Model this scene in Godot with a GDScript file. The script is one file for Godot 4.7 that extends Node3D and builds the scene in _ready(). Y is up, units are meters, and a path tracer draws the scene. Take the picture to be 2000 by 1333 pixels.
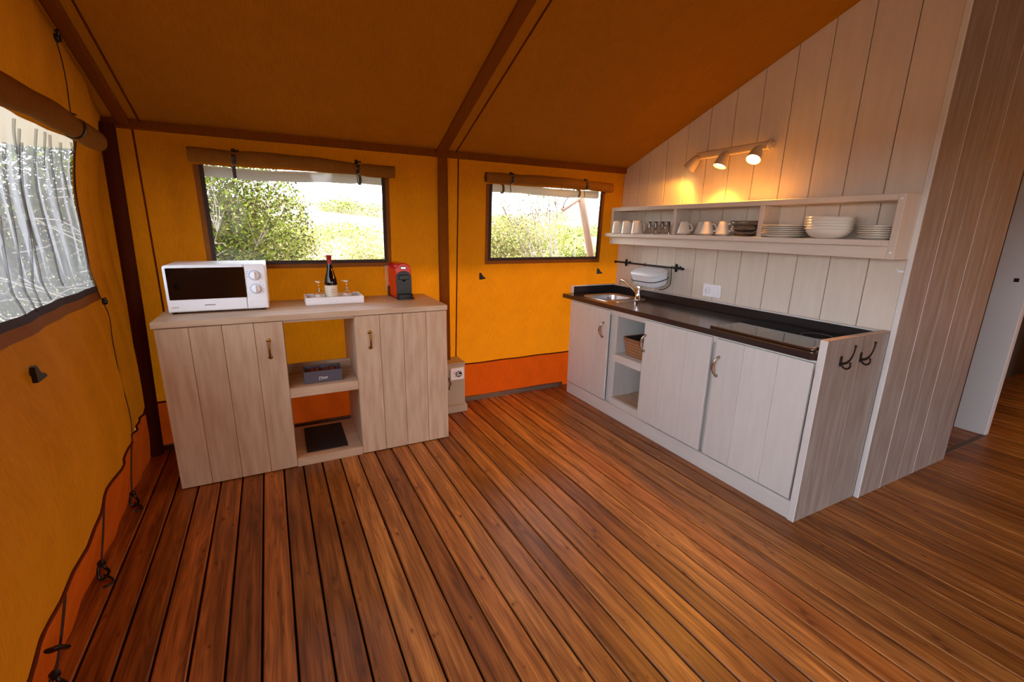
extends Node3D
# A safari-tent kitchen. World frame: back canvas wall near z = 0, x to the right, camera at z = 3.3 looking back and to the right. Metres.

const XW := 3.963      # face of the boarded kitchen wall
const ZP := 2.222      # face of the boarded hall partition
const KX := 3.405      # front of the kitchen doors
const CT := 0.887      # top of the kitchen worktop
const LZ := 0.553      # front of the sideboard
const SLOPE := 0.375   # roof pitch

var rng := RandomNumberGenerator.new()
var M := {}
var T := {}

# ---------------------------------------------------------------- mesh builder
class MB:
	var st := SurfaceTool.new()
	var xf := Transform3D()
	var uvo := Vector2.ZERO
	var n := 0
	func _init(offset := Vector3.ZERO) -> void:
		st.begin(Mesh.PRIMITIVE_TRIANGLES)
		xf.origin = -offset
	func v(p: Vector3, nn: Vector3, uv: Vector2) -> void:
		st.set_normal((xf.basis * nn).normalized())
		st.set_uv(uv)
		st.add_vertex(xf * p)
	func tri(a: Vector3, b: Vector3, c: Vector3, na: Vector3, nb: Vector3, nc: Vector3, ua := Vector2.ZERO, ub := Vector2.ZERO, uc := Vector2.ZERO) -> void:
		n += 1
		if (b - a).cross(c - a).dot(na + nb + nc) > 0.0:
			v(a, na, ua); v(c, nc, uc); v(b, nb, ub)
		else:
			v(a, na, ua); v(b, nb, ub); v(c, nc, uc)
	func quad(a: Vector3, b: Vector3, c: Vector3, d: Vector3, nn: Vector3, ua := Vector2.ZERO, ub := Vector2.ZERO, uc := Vector2.ZERO, ud := Vector2.ZERO) -> void:
		tri(a, b, c, nn, nn, nn, ua, ub, uc)
		tri(a, c, d, nn, nn, nn, ua, uc, ud)
	static func buv(p: Vector3, ax: int, grain: int, uo: Vector2) -> Vector2:
		# texture coordinates in metres: v runs along the grain
		var o1 := (ax + 1) % 3
		var o2 := (ax + 2) % 3
		if grain == ax:
			return uo + Vector2(p[o1], p[o2] * 0.2)
		var other := o1 if o2 == grain else o2
		return uo + Vector2(p[other] + 0.37 * ax, p[grain])
	func box(c: Vector3, s: Vector3, bev := 0.002, grain := 1, uo := Vector2.ZERO) -> void:
		var h := s * 0.5
		bev = minf(bev, 0.49 * minf(s.x, minf(s.y, s.z)))
		var k := h - Vector3.ONE * bev
		for ax in 3:
			var a1 := (ax + 1) % 3
			var a2 := (ax + 2) % 3
			for sg in [-1.0, 1.0]:
				var nn := Vector3.ZERO
				nn[ax] = sg
				var q: Array[Vector3] = []
				for e in [[-1, -1], [1, -1], [1, 1], [-1, 1]]:
					var p := Vector3.ZERO
					p[ax] = sg * h[ax]; p[a1] = e[0] * k[a1]; p[a2] = e[1] * k[a2]
					q.append(p)
				var uu: Array[Vector2] = []
				for p in q: uu.append(buv(p, ax, grain, uo))
				quad(c + q[0], c + q[1], c + q[2], c + q[3], nn, uu[0], uu[1], uu[2], uu[3])
		if bev <= 0.0: return
		for ax in 3: # edges that run along ax
			var a1 := (ax + 1) % 3
			var a2 := (ax + 2) % 3
			for s1 in [-1.0, 1.0]:
				for s2 in [-1.0, 1.0]:
					var p := [Vector3.ZERO, Vector3.ZERO, Vector3.ZERO, Vector3.ZERO]
					for i in 4:
						var w := Vector3.ZERO
						w[ax] = (k[ax] if i in [1, 2] else -k[ax])
						w[a1] = s1 * (h[a1] if i < 2 else k[a1])
						w[a2] = s2 * (k[a2] if i < 2 else h[a2])
						p[i] = w
					var nn := Vector3.ZERO
					nn[a1] = s1; nn[a2] = s2
					quad(c + p[0], c + p[1], c + p[2], c + p[3], nn.normalized(), buv(p[0], a1, grain, uo), buv(p[1], a1, grain, uo), buv(p[2], a1, grain, uo), buv(p[3], a1, grain, uo))
		for sx in [-1.0, 1.0]:
			for sy in [-1.0, 1.0]:
				for sz in [-1.0, 1.0]:
					var a := Vector3(sx * h.x, sy * k.y, sz * k.z)
					var b := Vector3(sx * k.x, sy * h.y, sz * k.z)
					var d := Vector3(sx * k.x, sy * k.y, sz * h.z)
					var nn := Vector3(sx, sy, sz).normalized()
					tri(c + a, c + b, c + d, nn, nn, nn, buv(a, 0, grain, uo), buv(b, 0, grain, uo), buv(d, 0, grain, uo))
	func span(a: Vector3, b: Vector3, bev := 0.002, grain := 1, uo := Vector2.ZERO) -> void: # the box between two corners
		box((a + b) * 0.5, (b - a).abs(), bev, grain, uo)
	func lathe(prof: Array, seg := 24, c := Vector3.ZERO, smooth := 50.0, sq := Vector2.ONE) -> void: # prof: Vector2(radius, height), bottom to top on the outside
		var m := prof.size()
		var fn: Array[Vector2] = []
		for i in m - 1:
			var d: Vector2 = prof[i + 1] - prof[i]
			fn.append(Vector2(d.y, -d.x).normalized() if d.length() > 1e-7 else Vector2(0, 1))
		for i in m - 1:
			var n0 := fn[i]
			var n1 := fn[i]
			if i > 0 and absf(rad_to_deg(fn[i].angle_to(fn[i - 1]))) < smooth: n0 = (fn[i] + fn[i - 1]).normalized()
			if i < m - 2 and absf(rad_to_deg(fn[i].angle_to(fn[i + 1]))) < smooth: n1 = (fn[i] + fn[i + 1]).normalized()
			for j in seg:
				var t0 := TAU * j / seg
				var t1 := TAU * (j + 1) / seg
				var d0 := Vector3(cos(t0) * sq.x, 0, sin(t0) * sq.y)
				var d1 := Vector3(cos(t1) * sq.x, 0, sin(t1) * sq.y)
				var A: Vector3 = c + d0 * prof[i].x + Vector3.UP * prof[i].y
				var B: Vector3 = c + d1 * prof[i].x + Vector3.UP * prof[i].y
				var C: Vector3 = c + d1 * prof[i + 1].x + Vector3.UP * prof[i + 1].y
				var D: Vector3 = c + d0 * prof[i + 1].x + Vector3.UP * prof[i + 1].y
				var na := Vector3(d0.x * n0.x, n0.y, d0.z * n0.x)
				var nb := Vector3(d1.x * n0.x, n0.y, d1.z * n0.x)
				var nc := Vector3(d1.x * n1.x, n1.y, d1.z * n1.x)
				var nd := Vector3(d0.x * n1.x, n1.y, d0.z * n1.x)
				var u0 := float(j) / seg
				var u1 := float(j + 1) / seg
				if prof[i].x > 1e-6: tri(A, B, C, na, nb, nc, Vector2(u0, prof[i].y), Vector2(u1, prof[i].y), Vector2(u1, prof[i + 1].y))
				if prof[i + 1].x > 1e-6: tri(A, C, D, na, nc, nd, Vector2(u0, prof[i].y), Vector2(u1, prof[i + 1].y), Vector2(u0, prof[i + 1].y))
	func tube(pts: Array, rad, seg := 8, closed := false, sq := Vector2.ONE, up := Vector3.ZERO) -> void: # rad: a number or one per point
		var m := pts.size()
		var rings := []
		var side := Vector3.ZERO
		for i in m:
			var d: Vector3
			if closed: d = pts[(i + 1) % m] - pts[(i + m - 1) % m]
			else: d = pts[mini(i + 1, m - 1)] - pts[maxi(i - 1, 0)]
			d = d.normalized()
			if side == Vector3.ZERO:
				var r := up if up != Vector3.ZERO else (Vector3.UP if absf(d.y) < 0.9 else Vector3.RIGHT)
				side = r.cross(d).normalized()
			else:
				side = (side - d * side.dot(d)).normalized()
			var bi := d.cross(side)
			var rr: float = rad[i] if rad is Array else rad
			var ring := []
			for j in seg:
				var t := TAU * j / seg
				var o := side * cos(t) * sq.x + bi * sin(t) * sq.y
				ring.append([pts[i] + o * rr, (side * cos(t) / sq.x + bi * sin(t) / sq.y).normalized()])
			rings.append(ring)
		for i in (m if closed else m - 1):
			var r0: Array = rings[i]
			var r1: Array = rings[(i + 1) % m]
			for j in seg:
				var k := (j + 1) % seg
				tri(r0[j][0], r0[k][0], r1[k][0], r0[j][1], r0[k][1], r1[k][1], Vector2(float(j) / seg, i), Vector2(float(j + 1) / seg, i), Vector2(float(j + 1) / seg, i + 1))
				tri(r0[j][0], r1[k][0], r1[j][0], r0[j][1], r1[k][1], r1[j][1], Vector2(float(j) / seg, i), Vector2(float(j + 1) / seg, i + 1), Vector2(float(j) / seg, i + 1))
		if not closed:
			for e in [0, m - 1]:
				var d: Vector3 = (pts[0] - pts[1]).normalized() if e == 0 else (pts[m - 1] - pts[m - 2]).normalized()
				for j in range(1, seg - 1):
					tri(rings[e][0][0], rings[e][j][0], rings[e][j + 1][0], d, d, d)
	func prism(poly: PackedVector2Array, o: Vector3, ux: Vector3, uy: Vector3, depth: float, smooth := 35.0, bev := 0.0) -> void: # polygon in the ux/uy plane at o, pushed depth along ux x uy
		var w := ux.cross(uy).normalized()
		if Geometry2D.is_polygon_clockwise(poly): poly.reverse()
		var m := poly.size()
		var inner := poly
		if bev > 0.0:
			var off := Geometry2D.offset_polygon(poly, -bev)
			if off.size() == 1 and off[0].size() == m:
				inner = off[0]
				if Geometry2D.is_polygon_clockwise(inner): inner.reverse()
				var best := 0
				for i in m:
					if inner[i].distance_to(poly[0]) < inner[best].distance_to(poly[0]): best = i
				var t := PackedVector2Array()
				for i in m: t.append(inner[(i + best) % m])
				inner = t
			else:
				bev = 0.0
		var P := func(p: Vector2, z: float) -> Vector3: return o + ux * p.x + uy * p.y + w * z
		var idx := Geometry2D.triangulate_polygon(inner)
		for i in range(0, idx.size(), 3):
			var a := inner[idx[i]]; var b := inner[idx[i + 1]]; var c := inner[idx[i + 2]]
			tri(P.call(a, depth), P.call(b, depth), P.call(c, depth), w, w, w, a + uvo, b + uvo, c + uvo)
			tri(P.call(a, 0.0), P.call(b, 0.0), P.call(c, 0.0), -w, -w, -w, a + uvo, b + uvo, c + uvo)
		var en: Array[Vector2] = []
		for i in m:
			var d := (poly[(i + 1) % m] - poly[i]).normalized()
			en.append(Vector2(d.y, -d.x))
		var run := 0.0
		for i in m:
			var j := (i + 1) % m
			var pn := en[(i + m - 1) % m]
			var nx := en[j]
			var n0 := (en[i] + pn).normalized() if absf(rad_to_deg(en[i].angle_to(pn))) < smooth else en[i]
			var n1 := (en[i] + nx).normalized() if absf(rad_to_deg(en[i].angle_to(nx))) < smooth else en[i]
			var N0 := ux * n0.x + uy * n0.y
			var N1 := ux * n1.x + uy * n1.y
			var lo := bev; var hi := depth - bev
			var A: Vector3 = P.call(poly[i], lo); var B: Vector3 = P.call(poly[j], lo)
			var C: Vector3 = P.call(poly[j], hi); var D: Vector3 = P.call(poly[i], hi)
			var nrun := run + poly[i].distance_to(poly[j])
			tri(A, B, C, N0, N1, N1, Vector2(run, lo), Vector2(nrun, lo), Vector2(nrun, hi))
			tri(A, C, D, N0, N1, N0, Vector2(run, lo), Vector2(nrun, hi), Vector2(run, hi))
			if bev > 0.0:
				quad(D, C, P.call(inner[j], depth), P.call(inner[i], depth), (N0 + N1 + w * 2).normalized())
				quad(A, B, P.call(inner[j], 0.0), P.call(inner[i], 0.0), (N0 + N1 - w * 2).normalized())
			run = nrun
	func sheet(nu: int, nv: int, f: Callable, thick := 0.0, uvs := Vector2.ONE) -> void: # f(u, v) -> point, for u and v from 0 to 1
		var P := []
		for i in nu + 1:
			var row := []
			for j in nv + 1: row.append(f.call(float(i) / nu, float(j) / nv))
			P.append(row)
		var N := []
		for i in nu + 1:
			var row := []
			for j in nv + 1:
				var du: Vector3 = P[mini(i + 1, nu)][j] - P[maxi(i - 1, 0)][j]
				var dv: Vector3 = P[i][mini(j + 1, nv)] - P[i][maxi(j - 1, 0)]
				row.append(du.cross(dv).normalized())
			N.append(row)
		for sg in ([1.0, -1.0] if thick > 0.0 else [1.0]):
			var h: float = thick * 0.5 * sg
			for i in nu:
				for j in nv:
					var q := [[i, j], [i + 1, j], [i + 1, j + 1], [i, j + 1]]
					var p := []; var nn := []; var uv := []
					for e in q:
						p.append(P[e[0]][e[1]] + N[e[0]][e[1]] * h); nn.append(N[e[0]][e[1]] * sg)
						uv.append(Vector2(float(e[0]) / nu * uvs.x, float(e[1]) / nv * uvs.y))
					tri(p[0], p[1], p[2], nn[0], nn[1], nn[2], uv[0], uv[1], uv[2])
					tri(p[0], p[2], p[3], nn[0], nn[2], nn[3], uv[0], uv[2], uv[3])
		if thick > 0.0:
			var h := thick * 0.5
			for i in nu:
				for j in [0, nv]:
					var nn: Vector3 = (P[i][j] - P[i][1 if j == 0 else nv - 1]).normalized()
					quad(P[i][j] + N[i][j] * h, P[i + 1][j] + N[i + 1][j] * h, P[i + 1][j] - N[i + 1][j] * h, P[i][j] - N[i][j] * h, nn)
			for j in nv:
				for i in [0, nu]:
					var nn: Vector3 = (P[i][j] - P[1 if i == 0 else nu - 1][j]).normalized()
					quad(P[i][j] + N[i][j] * h, P[i][j + 1] + N[i][j + 1] * h, P[i][j + 1] - N[i][j + 1] * h, P[i][j] - N[i][j] * h, nn)
	func done() -> ArrayMesh:
		return st.commit()

# ---------------------------------------------------------------- scene-tree helpers
func numbered(called: String) -> String:
	if not has_node(NodePath(called)): return called
	var i := 1
	while has_node(NodePath("%s_%03d" % [called, i])): i += 1
	return "%s_%03d" % [called, i]

func thing(called: String, label: String, category: String, at := Vector3.ZERO, group := "") -> Node3D:
	var o := Node3D.new()
	o.name = numbered(called)
	add_child(o)
	o.position = at
	tag(o, label, category, group)
	return o

func tag(o: Node, label: String, category: String, group := "") -> void:
	o.set_meta("label", label)
	o.set_meta("category", category)
	if group: o.set_meta("group", group)

func origin_of(parent: Node) -> Vector3:
	var o := Vector3.ZERO
	var p := parent
	while p is Node3D and p != self:
		o += (p as Node3D).position
		p = p.get_parent()
	return o

func mb(parent: Node = null) -> MB: # geometry in world coordinates, whatever thing it goes into
	return MB.new(origin_of(parent) if parent else Vector3.ZERO)

func obj(called: String, m, mat: Material, parent: Node = self, label := "", kind := "") -> MeshInstance3D:
	var o := MeshInstance3D.new()
	if parent == self:
		o.name = numbered(called)
	else:
		var nm := called
		var i := 1
		while parent.has_node(NodePath(nm)):
			nm = "%s_%03d" % [called, i]
			i += 1
		o.name = nm
	o.mesh = m.done() if m is MB else m
	o.material_override = mat
	if label: o.set_meta("label", label)
	if kind: o.set_meta("kind", kind)
	parent.add_child(o, true)
	return o

func struct(called: String, m, mat: Material, label: String) -> MeshInstance3D:
	var o := obj(called, m, mat, self, label)
	o.set_meta("kind", "structure")
	return o

func struct_node(called: String, label: String) -> Node3D:
	var o := Node3D.new()
	o.name = numbered(called)
	add_child(o)
	o.set_meta("label", label)
	o.set_meta("kind", "structure")
	return o

func dup(root: Node3D, at: Vector3, turn := 0.0, label := "") -> Node3D:
	var base := String(root.name)
	var re := RegEx.create_from_string("_\\d{3}$")
	base = re.sub(base, "")
	var r: Node3D = root.duplicate()
	r.name = numbered(base)
	add_child(r)
	r.position = at
	r.rotation.y = turn
	if label: r.set_meta("label", label)
	return r

func rnd(a: float, b: float) -> float:
	return rng.randf_range(a, b)

func ruv() -> Vector2:
	return Vector2(rnd(0, 5), rnd(0, 5))

func rrect(w: float, h: float, r: float, seg := 5, cx := 0.0, cy := 0.0) -> PackedVector2Array:
	var p := PackedVector2Array()
	for q in [[1, 1, 0], [-1, 1, 1], [-1, -1, 2], [1, -1, 3]]:
		for i in seg + 1:
			var a: float = PI / 2 * (q[2] + float(i) / seg)
			p.append(Vector2(cx + q[0] * (w / 2 - r) + cos(a) * r, cy + q[1] * (h / 2 - r) + sin(a) * r))
	return p

func smoothpath(pts: Array, n: int) -> Array:
	var c := Curve3D.new()
	for i in pts.size():
		var d: Vector3 = (pts[mini(i + 1, pts.size() - 1)] - pts[maxi(i - 1, 0)]) / 6.0
		c.add_point(pts[i], -d, d)
	var out := []
	var l := c.get_baked_length()
	for i in n + 1: out.append(c.sample_baked(l * i / n, true))
	return out
# ---------------------------------------------------------------- textures and materials
func noise_bytes(w: int, h: int, freq: float, sx: float, sy: float, sd: int, oct := 3) -> PackedByteArray: # grey noise, w x h, stretched sx and sy times
	var f := FastNoiseLite.new()
	f.seed = sd
	f.noise_type = FastNoiseLite.TYPE_SIMPLEX_SMOOTH
	f.frequency = freq
	f.fractal_octaves = oct
	var im := f.get_seamless_image(maxi(8, int(w / sx)), maxi(8, int(h / sy)), false, false, 0.15, true)
	im.resize(w, h, Image.INTERPOLATE_CUBIC)
	im.convert(Image.FORMAT_L8)
	return im.get_data()

func floor_texture() -> ImageTexture: # eight larch deck boards side by side, each 4.4 m long
	var w := 768
	var h := 1536
	var fine := noise_bytes(w, h, 0.16, 1.0, 64.0, 11, 2)
	var broad := noise_bytes(w, h, 0.03, 1.0, 26.0, 12, 3)
	var blot := noise_bytes(w, h, 0.022, 1.0, 5.0, 13, 3)
	var warp := noise_bytes(w, h, 0.02, 1.0, 5.0, 14, 2)
	var knots := []
	for s in 8:
		var l := []
		for k in 12:
			l.append([rnd(8, 88), rnd(20, h - 20), rnd(1.8, 6.0), rnd(0.5, 1.0)])
		knots.append(l)
	var data := PackedByteArray()
	data.resize(w * h * 3)
	for s in 8:
		var heart := rnd(0.1, 0.9)
		var rings := rnd(15.0, 30.0)
		var ph := rnd(0, 9)
		for y in h:
			var near := []
			for k in knots[s]:
				if absf(y - k[1]) < 60: near.append(k)
			for x in 96:
				var i := y * w + s * 96 + x
				var wv := (warp[i] - 128) / 128.0
				var d := absf(x / 96.0 - heart + wv * 0.35)
				for k in near:
					var kx: float = (x - k[0]) / k[2]
					var ky: float = (y - k[1]) / (k[2] * 3.0)
					d += 0.12 * exp(-(kx * kx * 0.4 + ky * ky * 0.5))
				var ring := sin(d * rings * (1.0 + d) + ph)
				var t := 0.58 + 0.11 * ring + 0.14 * (fine[i] - 128) / 128.0 + 0.18 * (broad[i] - 128) / 128.0 + 0.38 * (blot[i] - 128) / 128.0
				for k in near:
					var kx: float = (x - k[0]) / k[2]
					var ky: float = (y - k[1]) / (k[2] * 0.8)
					t -= 0.75 * k[3] * exp(-(kx * kx + ky * ky))
				t = clampf(t, 0.0, 1.0)
				data[i * 3] = int(lerpf(98, 214, t))
				data[i * 3 + 1] = int(lerpf(52, 143, t))
				data[i * 3 + 2] = int(lerpf(18, 70, t))
	return ImageTexture.create_from_image(Image.create_from_data(w, h, false, Image.FORMAT_RGB8, data))

func wood_texture(lo: float, hi: float, streak: float, blotch: float, sd: int, warm := 0.0) -> ImageTexture: # grain along v, near white, to be tinted; 0.5 m x 2 m
	var w := 512
	var h := 768
	var fine := noise_bytes(w, h, 0.16, 1.0, 40.0, sd, 2)
	var broad := noise_bytes(w, h, 0.025, 1.0, 20.0, sd + 1, 3)
	var blot := noise_bytes(w, h, 0.018, 1.0, 2.5, sd + 2, 3)
	var data := PackedByteArray()
	data.resize(w * h * 3)
	for i in w * h:
		var t := 0.62 + streak * ((fine[i] - 128) / 128.0 * 0.5 + (broad[i] - 128) / 128.0) + blotch * (blot[i] - 128) / 128.0
		var g := lerpf(lo, hi, clampf(t, 0.0, 1.0)) * 255.0
		data[i * 3] = int(minf(g, 255))
		data[i * 3 + 1] = int(minf(g * (1.0 - warm * (1.0 - clampf(t, 0, 1))), 255))
		data[i * 3 + 2] = int(minf(g * (1.0 - 1.8 * warm * (1.0 - clampf(t, 0, 1))), 255))
	return ImageTexture.create_from_image(Image.create_from_data(w, h, false, Image.FORMAT_RGB8, data))

func canvas_texture() -> ImageTexture: # fine slubs down the cloth, 1 m x 1 m
	var w := 512
	var h := 512
	var fine := noise_bytes(w, h, 0.25, 1.0, 10.0, 31, 2)
	var weft := noise_bytes(w, h, 0.25, 10.0, 1.0, 32, 2)
	var blot := noise_bytes(w, h, 0.012, 1.0, 1.0, 33, 3)
	var data := PackedByteArray()
	data.resize(w * h)
	for i in w * h:
		data[i] = int(clampf(225 + (fine[i] - 128) * 0.12 + (weft[i] - 128) * 0.03 + (blot[i] - 128) * 0.05, 0, 255))
	return ImageTexture.create_from_image(Image.create_from_data(w, h, false, Image.FORMAT_L8, data))

func mat(called: String, c: Color, rough := 0.7, metal := 0.0) -> StandardMaterial3D:
	var m := StandardMaterial3D.new()
	m.resource_name = called
	m.albedo_color = c
	m.roughness = rough
	m.metallic = metal
	M[called] = m
	return m

func rgb8(r: int, g: int, b: int) -> Color:
	return Color8(r, g, b)

func wood(called: String, c: Color, tex: Texture2D, rough := 0.55) -> StandardMaterial3D:
	var m := mat(called, c, rough)
	m.albedo_texture = tex
	m.uv1_scale = Vector3(2.0, 0.5, 1.0)
	return m

func cloth(called: String, c: Color, through: float) -> StandardMaterial3D:
	var m := mat(called, c, 0.85)
	m.albedo_texture = T.canvas
	m.uv1_triplanar = true
	m.metallic_specular = 0.2
	if through > 0.0:
		m.backlight_enabled = true
		m.backlight = Color(through, through, through).linear_to_srgb()
	return m

func make_materials() -> void:
	T.floor = floor_texture()
	T.paint = wood_texture(0.95, 1.0, 0.12, 0.35, 41)
	T.glaze = wood_texture(0.84, 1.0, 0.28, 0.5, 51, 0.05)
	T.stain = wood_texture(0.88, 1.0, 0.22, 0.45, 61, 0.06)
	T.canvas = canvas_texture()
	for k in 6:
		var g: float = [0.92, 1.0, 0.84, 0.95, 0.78, 0.98][k]
		var f := mat("larch_%d" % k, Color(g, g * [0.97, 1.0, 0.95, 0.98, 0.93, 0.96][k], g * [0.95, 1.0, 0.9, 0.98, 0.88, 0.92][k]), 0.4)
		f.metallic_specular = 0.5
		f.albedo_texture = T.floor
	mat("gap", rgb8(22, 12, 8), 0.9)
	for k in 3:
		var g: float = [1.0, 0.982, 0.992][k]
		wood("white_paint_%d" % k, Color(0.855 * g, 0.85 * g, 0.82 * g), T.paint, 0.5)
		wood("cream_paint_%d" % k, Color(0.87 * g, 0.82 * g, 0.755 * g), T.paint, 0.5)
		wood("grey_glaze_%d" % k, Color(0.60 * g, 0.56 * g, 0.535 * g), T.glaze, 0.42)
		wood("oat_stain_%d" % k, Color(0.80 * g, 0.69 * g, 0.575 * g), T.stain, 0.55)
	M.oat_stain_1.roughness = 0.4
	wood("white_edge", Color(0.86, 0.85, 0.83), T.paint, 0.5)
	wood("grey_timber", Color(0.45, 0.38, 0.32), T.glaze, 0.7)
	wood("pole_timber", Color(0.70, 0.60, 0.50), T.glaze, 0.7)
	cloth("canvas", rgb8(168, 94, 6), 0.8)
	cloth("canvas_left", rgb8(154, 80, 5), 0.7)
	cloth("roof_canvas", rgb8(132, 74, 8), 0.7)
	cloth("skirt", rgb8(150, 54, 5), 0.7)
	cloth("webbing", rgb8(150, 92, 40), 0.35)
	cloth("shade_sleeve", rgb8(150, 82, 14), 0.4)  # brown tint imitating the shade of poles outside the canvas
	cloth("dark_shade_sleeve", rgb8(86, 38, 14), 0.1)  # darker brown, for the shade of the corner pole
	cloth("piping", rgb8(112, 50, 22), 0.2)
	cloth("blind", rgb8(172, 112, 42), 0.55)
	cloth("fly", rgb8(200, 170, 120), 0.8)
	cloth("grey_tape", rgb8(74, 62, 58), 0.2)
	mat("black_plastic", rgb8(12, 10, 11), 0.35)
	mat("black_iron", rgb8(26, 20, 18), 0.5, 0.6)
	mat("dark_iron", rgb8(52, 40, 36), 0.45, 0.8)
	mat("chrome", rgb8(225, 225, 228), 0.12, 1.0)
	mat("steel", rgb8(196, 192, 190), 0.28, 1.0)
	mat("satin_nickel", rgb8(168, 154, 140), 0.22, 1.0)
	mat("brass", rgb8(146, 100, 44), 0.35, 1.0)
	mat("worktop", rgb8(50, 40, 39), 0.17)
	mat("backsplash", rgb8(30, 24, 25), 0.3)
	mat("hob_glass", rgb8(12, 10, 10), 0.03)
	wood("tray_white", Color(0.94, 0.94, 0.95), T.paint, 0.45)
	mat("white_enamel", rgb8(226, 232, 236), 0.18)
	mat("porcelain", rgb8(232, 226, 212), 0.16)
	mat("white_plastic", rgb8(240, 242, 246), 0.3)
	mat("pale_blue_print", rgb8(150, 176, 205), 0.4)
	mat("grey_print", rgb8(140, 138, 142), 0.5)
	mat("oven_window", rgb8(10, 5, 5), 0.06)
	mat("red_plastic", rgb8(196, 8, 14), 0.16)
	mat("dark_box", rgb8(84, 78, 86), 0.7)
	mat("dark_mat", rgb8(30, 18, 16), 0.8)
	mat("box_lining", rgb8(120, 52, 34), 0.8)
	mat("white_print", rgb8(235, 228, 220), 0.6)
	mat("label_paper", rgb8(222, 212, 192), 0.7)
	mat("foil", rgb8(150, 30, 34), 0.35, 0.4)
	mat("bottle_glass", rgb8(12, 4, 5), 0.05)
	mat("wicker", rgb8(184, 136, 94), 0.7)
	mat("wicker_dark", rgb8(150, 104, 68), 0.75)
	mat("dark_liner", rgb8(42, 26, 20), 0.9)
	mat("trunking", rgb8(176, 160, 138), 0.55)
	mat("lamp_shell", rgb8(214, 196, 166), 0.4)
	mat("cord", rgb8(60, 34, 22), 0.8)
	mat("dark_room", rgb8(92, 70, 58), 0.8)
	mat("white_board", rgb8(206, 202, 198), 0.5)
	var g := mat("clear_glass", Color(1, 1, 1, 0.0), 0.0)
	g.refraction_enabled = true
	g.refraction_scale = 0.045
	var p := mat("film_pane", Color(1, 1, 1, 0.012), 0.05)
	p.transparency = BaseMaterial3D.TRANSPARENCY_ALPHA
	var t := mat("tank", Color(0.9, 0.9, 0.9, 0.15), 0.05)
	t.transparency = BaseMaterial3D.TRANSPARENCY_ALPHA
	var ga := mat("gauze", Color(0.56, 0.55, 0.57, 0.46), 0.9)
	ga.transparency = BaseMaterial3D.TRANSPARENCY_ALPHA
	ga.backlight_enabled = true
	ga.backlight = Color(0.8, 0.8, 0.8)
	var gf := mat("gauze_fold_shade", Color(0.24, 0.20, 0.18, 0.48), 0.9)  # darkened gauze, imitating the shade in the folded layers
	gf.transparency = BaseMaterial3D.TRANSPARENCY_ALPHA
	mat("hob_trim", rgb8(92, 66, 46), 0.35, 0.8)  # brown tint stands in for orange reflected by the hob edge
	var fr := mat("film_roll", Color(0.80, 0.83, 0.82), 0.25)
	fr.backlight_enabled = true
	fr.backlight = Color(1, 1, 1)
	var b := mat("bulb", Color(1, 0.9, 0.7), 0.4)
	b.emission_enabled = true
	b.emission = Color(1.0, 0.88, 0.62)
	b.emission_energy_multiplier = 12.0
	mat("soil", rgb8(128, 112, 86), 0.95)
	mat("bark", rgb8(128, 108, 92), 0.9)
	mat("bark_pale", rgb8(158, 142, 126), 0.9)
	var lf := mat("leaf", Color(1, 1, 1), 0.6)
	lf.metallic_specular = 0.2
	lf.vertex_color_use_as_albedo = true
	lf.backlight_enabled = true
	lf.backlight = Color(0.85, 0.85, 0.85)
func _ready() -> void:
	rng.seed = 7
	# camera
	var cam := Camera3D.new()
	cam.name = "camera"
	add_child(cam)
	cam.position = Vector3(1.1912, 1.4334, 3.3286)
	cam.rotation = Vector3(-0.2451, -0.4734, 0.0185)
	cam.fov = rad_to_deg(2.0 * atan(666.5 / 875.3))
	cam.near = 0.05
	cam.far = 200.0
	cam.current = true
	# sky
	var we := WorldEnvironment.new()
	we.name = "environment"
	var env := Environment.new()
	var sky := Sky.new()
	var sm := ProceduralSkyMaterial.new()
	sm.sky_top_color = Color(0.86, 0.92, 1.0)
	sm.sky_horizon_color = Color(0.97, 0.98, 1.0)
	sm.sky_energy_multiplier = 2.6
	sm.ground_bottom_color = Color(0.62, 0.56, 0.46)
	sm.ground_horizon_color = Color(0.80, 0.78, 0.72)
	sm.ground_energy_multiplier = 0.6
	sky.sky_material = sm
	env.background_mode = Environment.BG_SKY
	env.sky = sky
	env.tonemap_mode = Environment.TONE_MAPPER_LINEAR
	env.tonemap_exposure = 1.0
	env.sdfgi_enabled = true
	env.ssao_enabled = true
	env.ssil_enabled = true
	we.environment = env
	add_child(we)
	# sun, high behind the back wall
	var sun := DirectionalLight3D.new()
	sun.name = "sun"
	sun.light_color = Color(1.0, 0.95, 0.86)
	sun.light_energy = 3.2
	sun.light_angular_distance = 5.0
	sun.shadow_enabled = true
	add_child(sun)
	var az := deg_to_rad(-28.0)
	var el := deg_to_rad(47.0)
	sun.look_at_from_position(Vector3(sin(az) * cos(el), sin(el), -cos(az) * cos(el)), Vector3.ZERO)
	make_materials()
	build_floor()
	build_back_wall()
	build_left_wall()
	build_roof()
	build_kitchen_wall()
	build_hall()
	build_front()
	build_outside()
	build_sideboard()
	build_on_sideboard()
	build_kitchen()
	build_wall_shelf()
	build_tableware()
	build_lamp()
	build_rail()
	build_small_things()
# ---------------------------------------------------------------- the setting
func roof_y(z: float) -> float:
	return (1.945 + SLOPE * z) if z < 3.4 else (1.945 + SLOPE * (6.8 - z))

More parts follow.
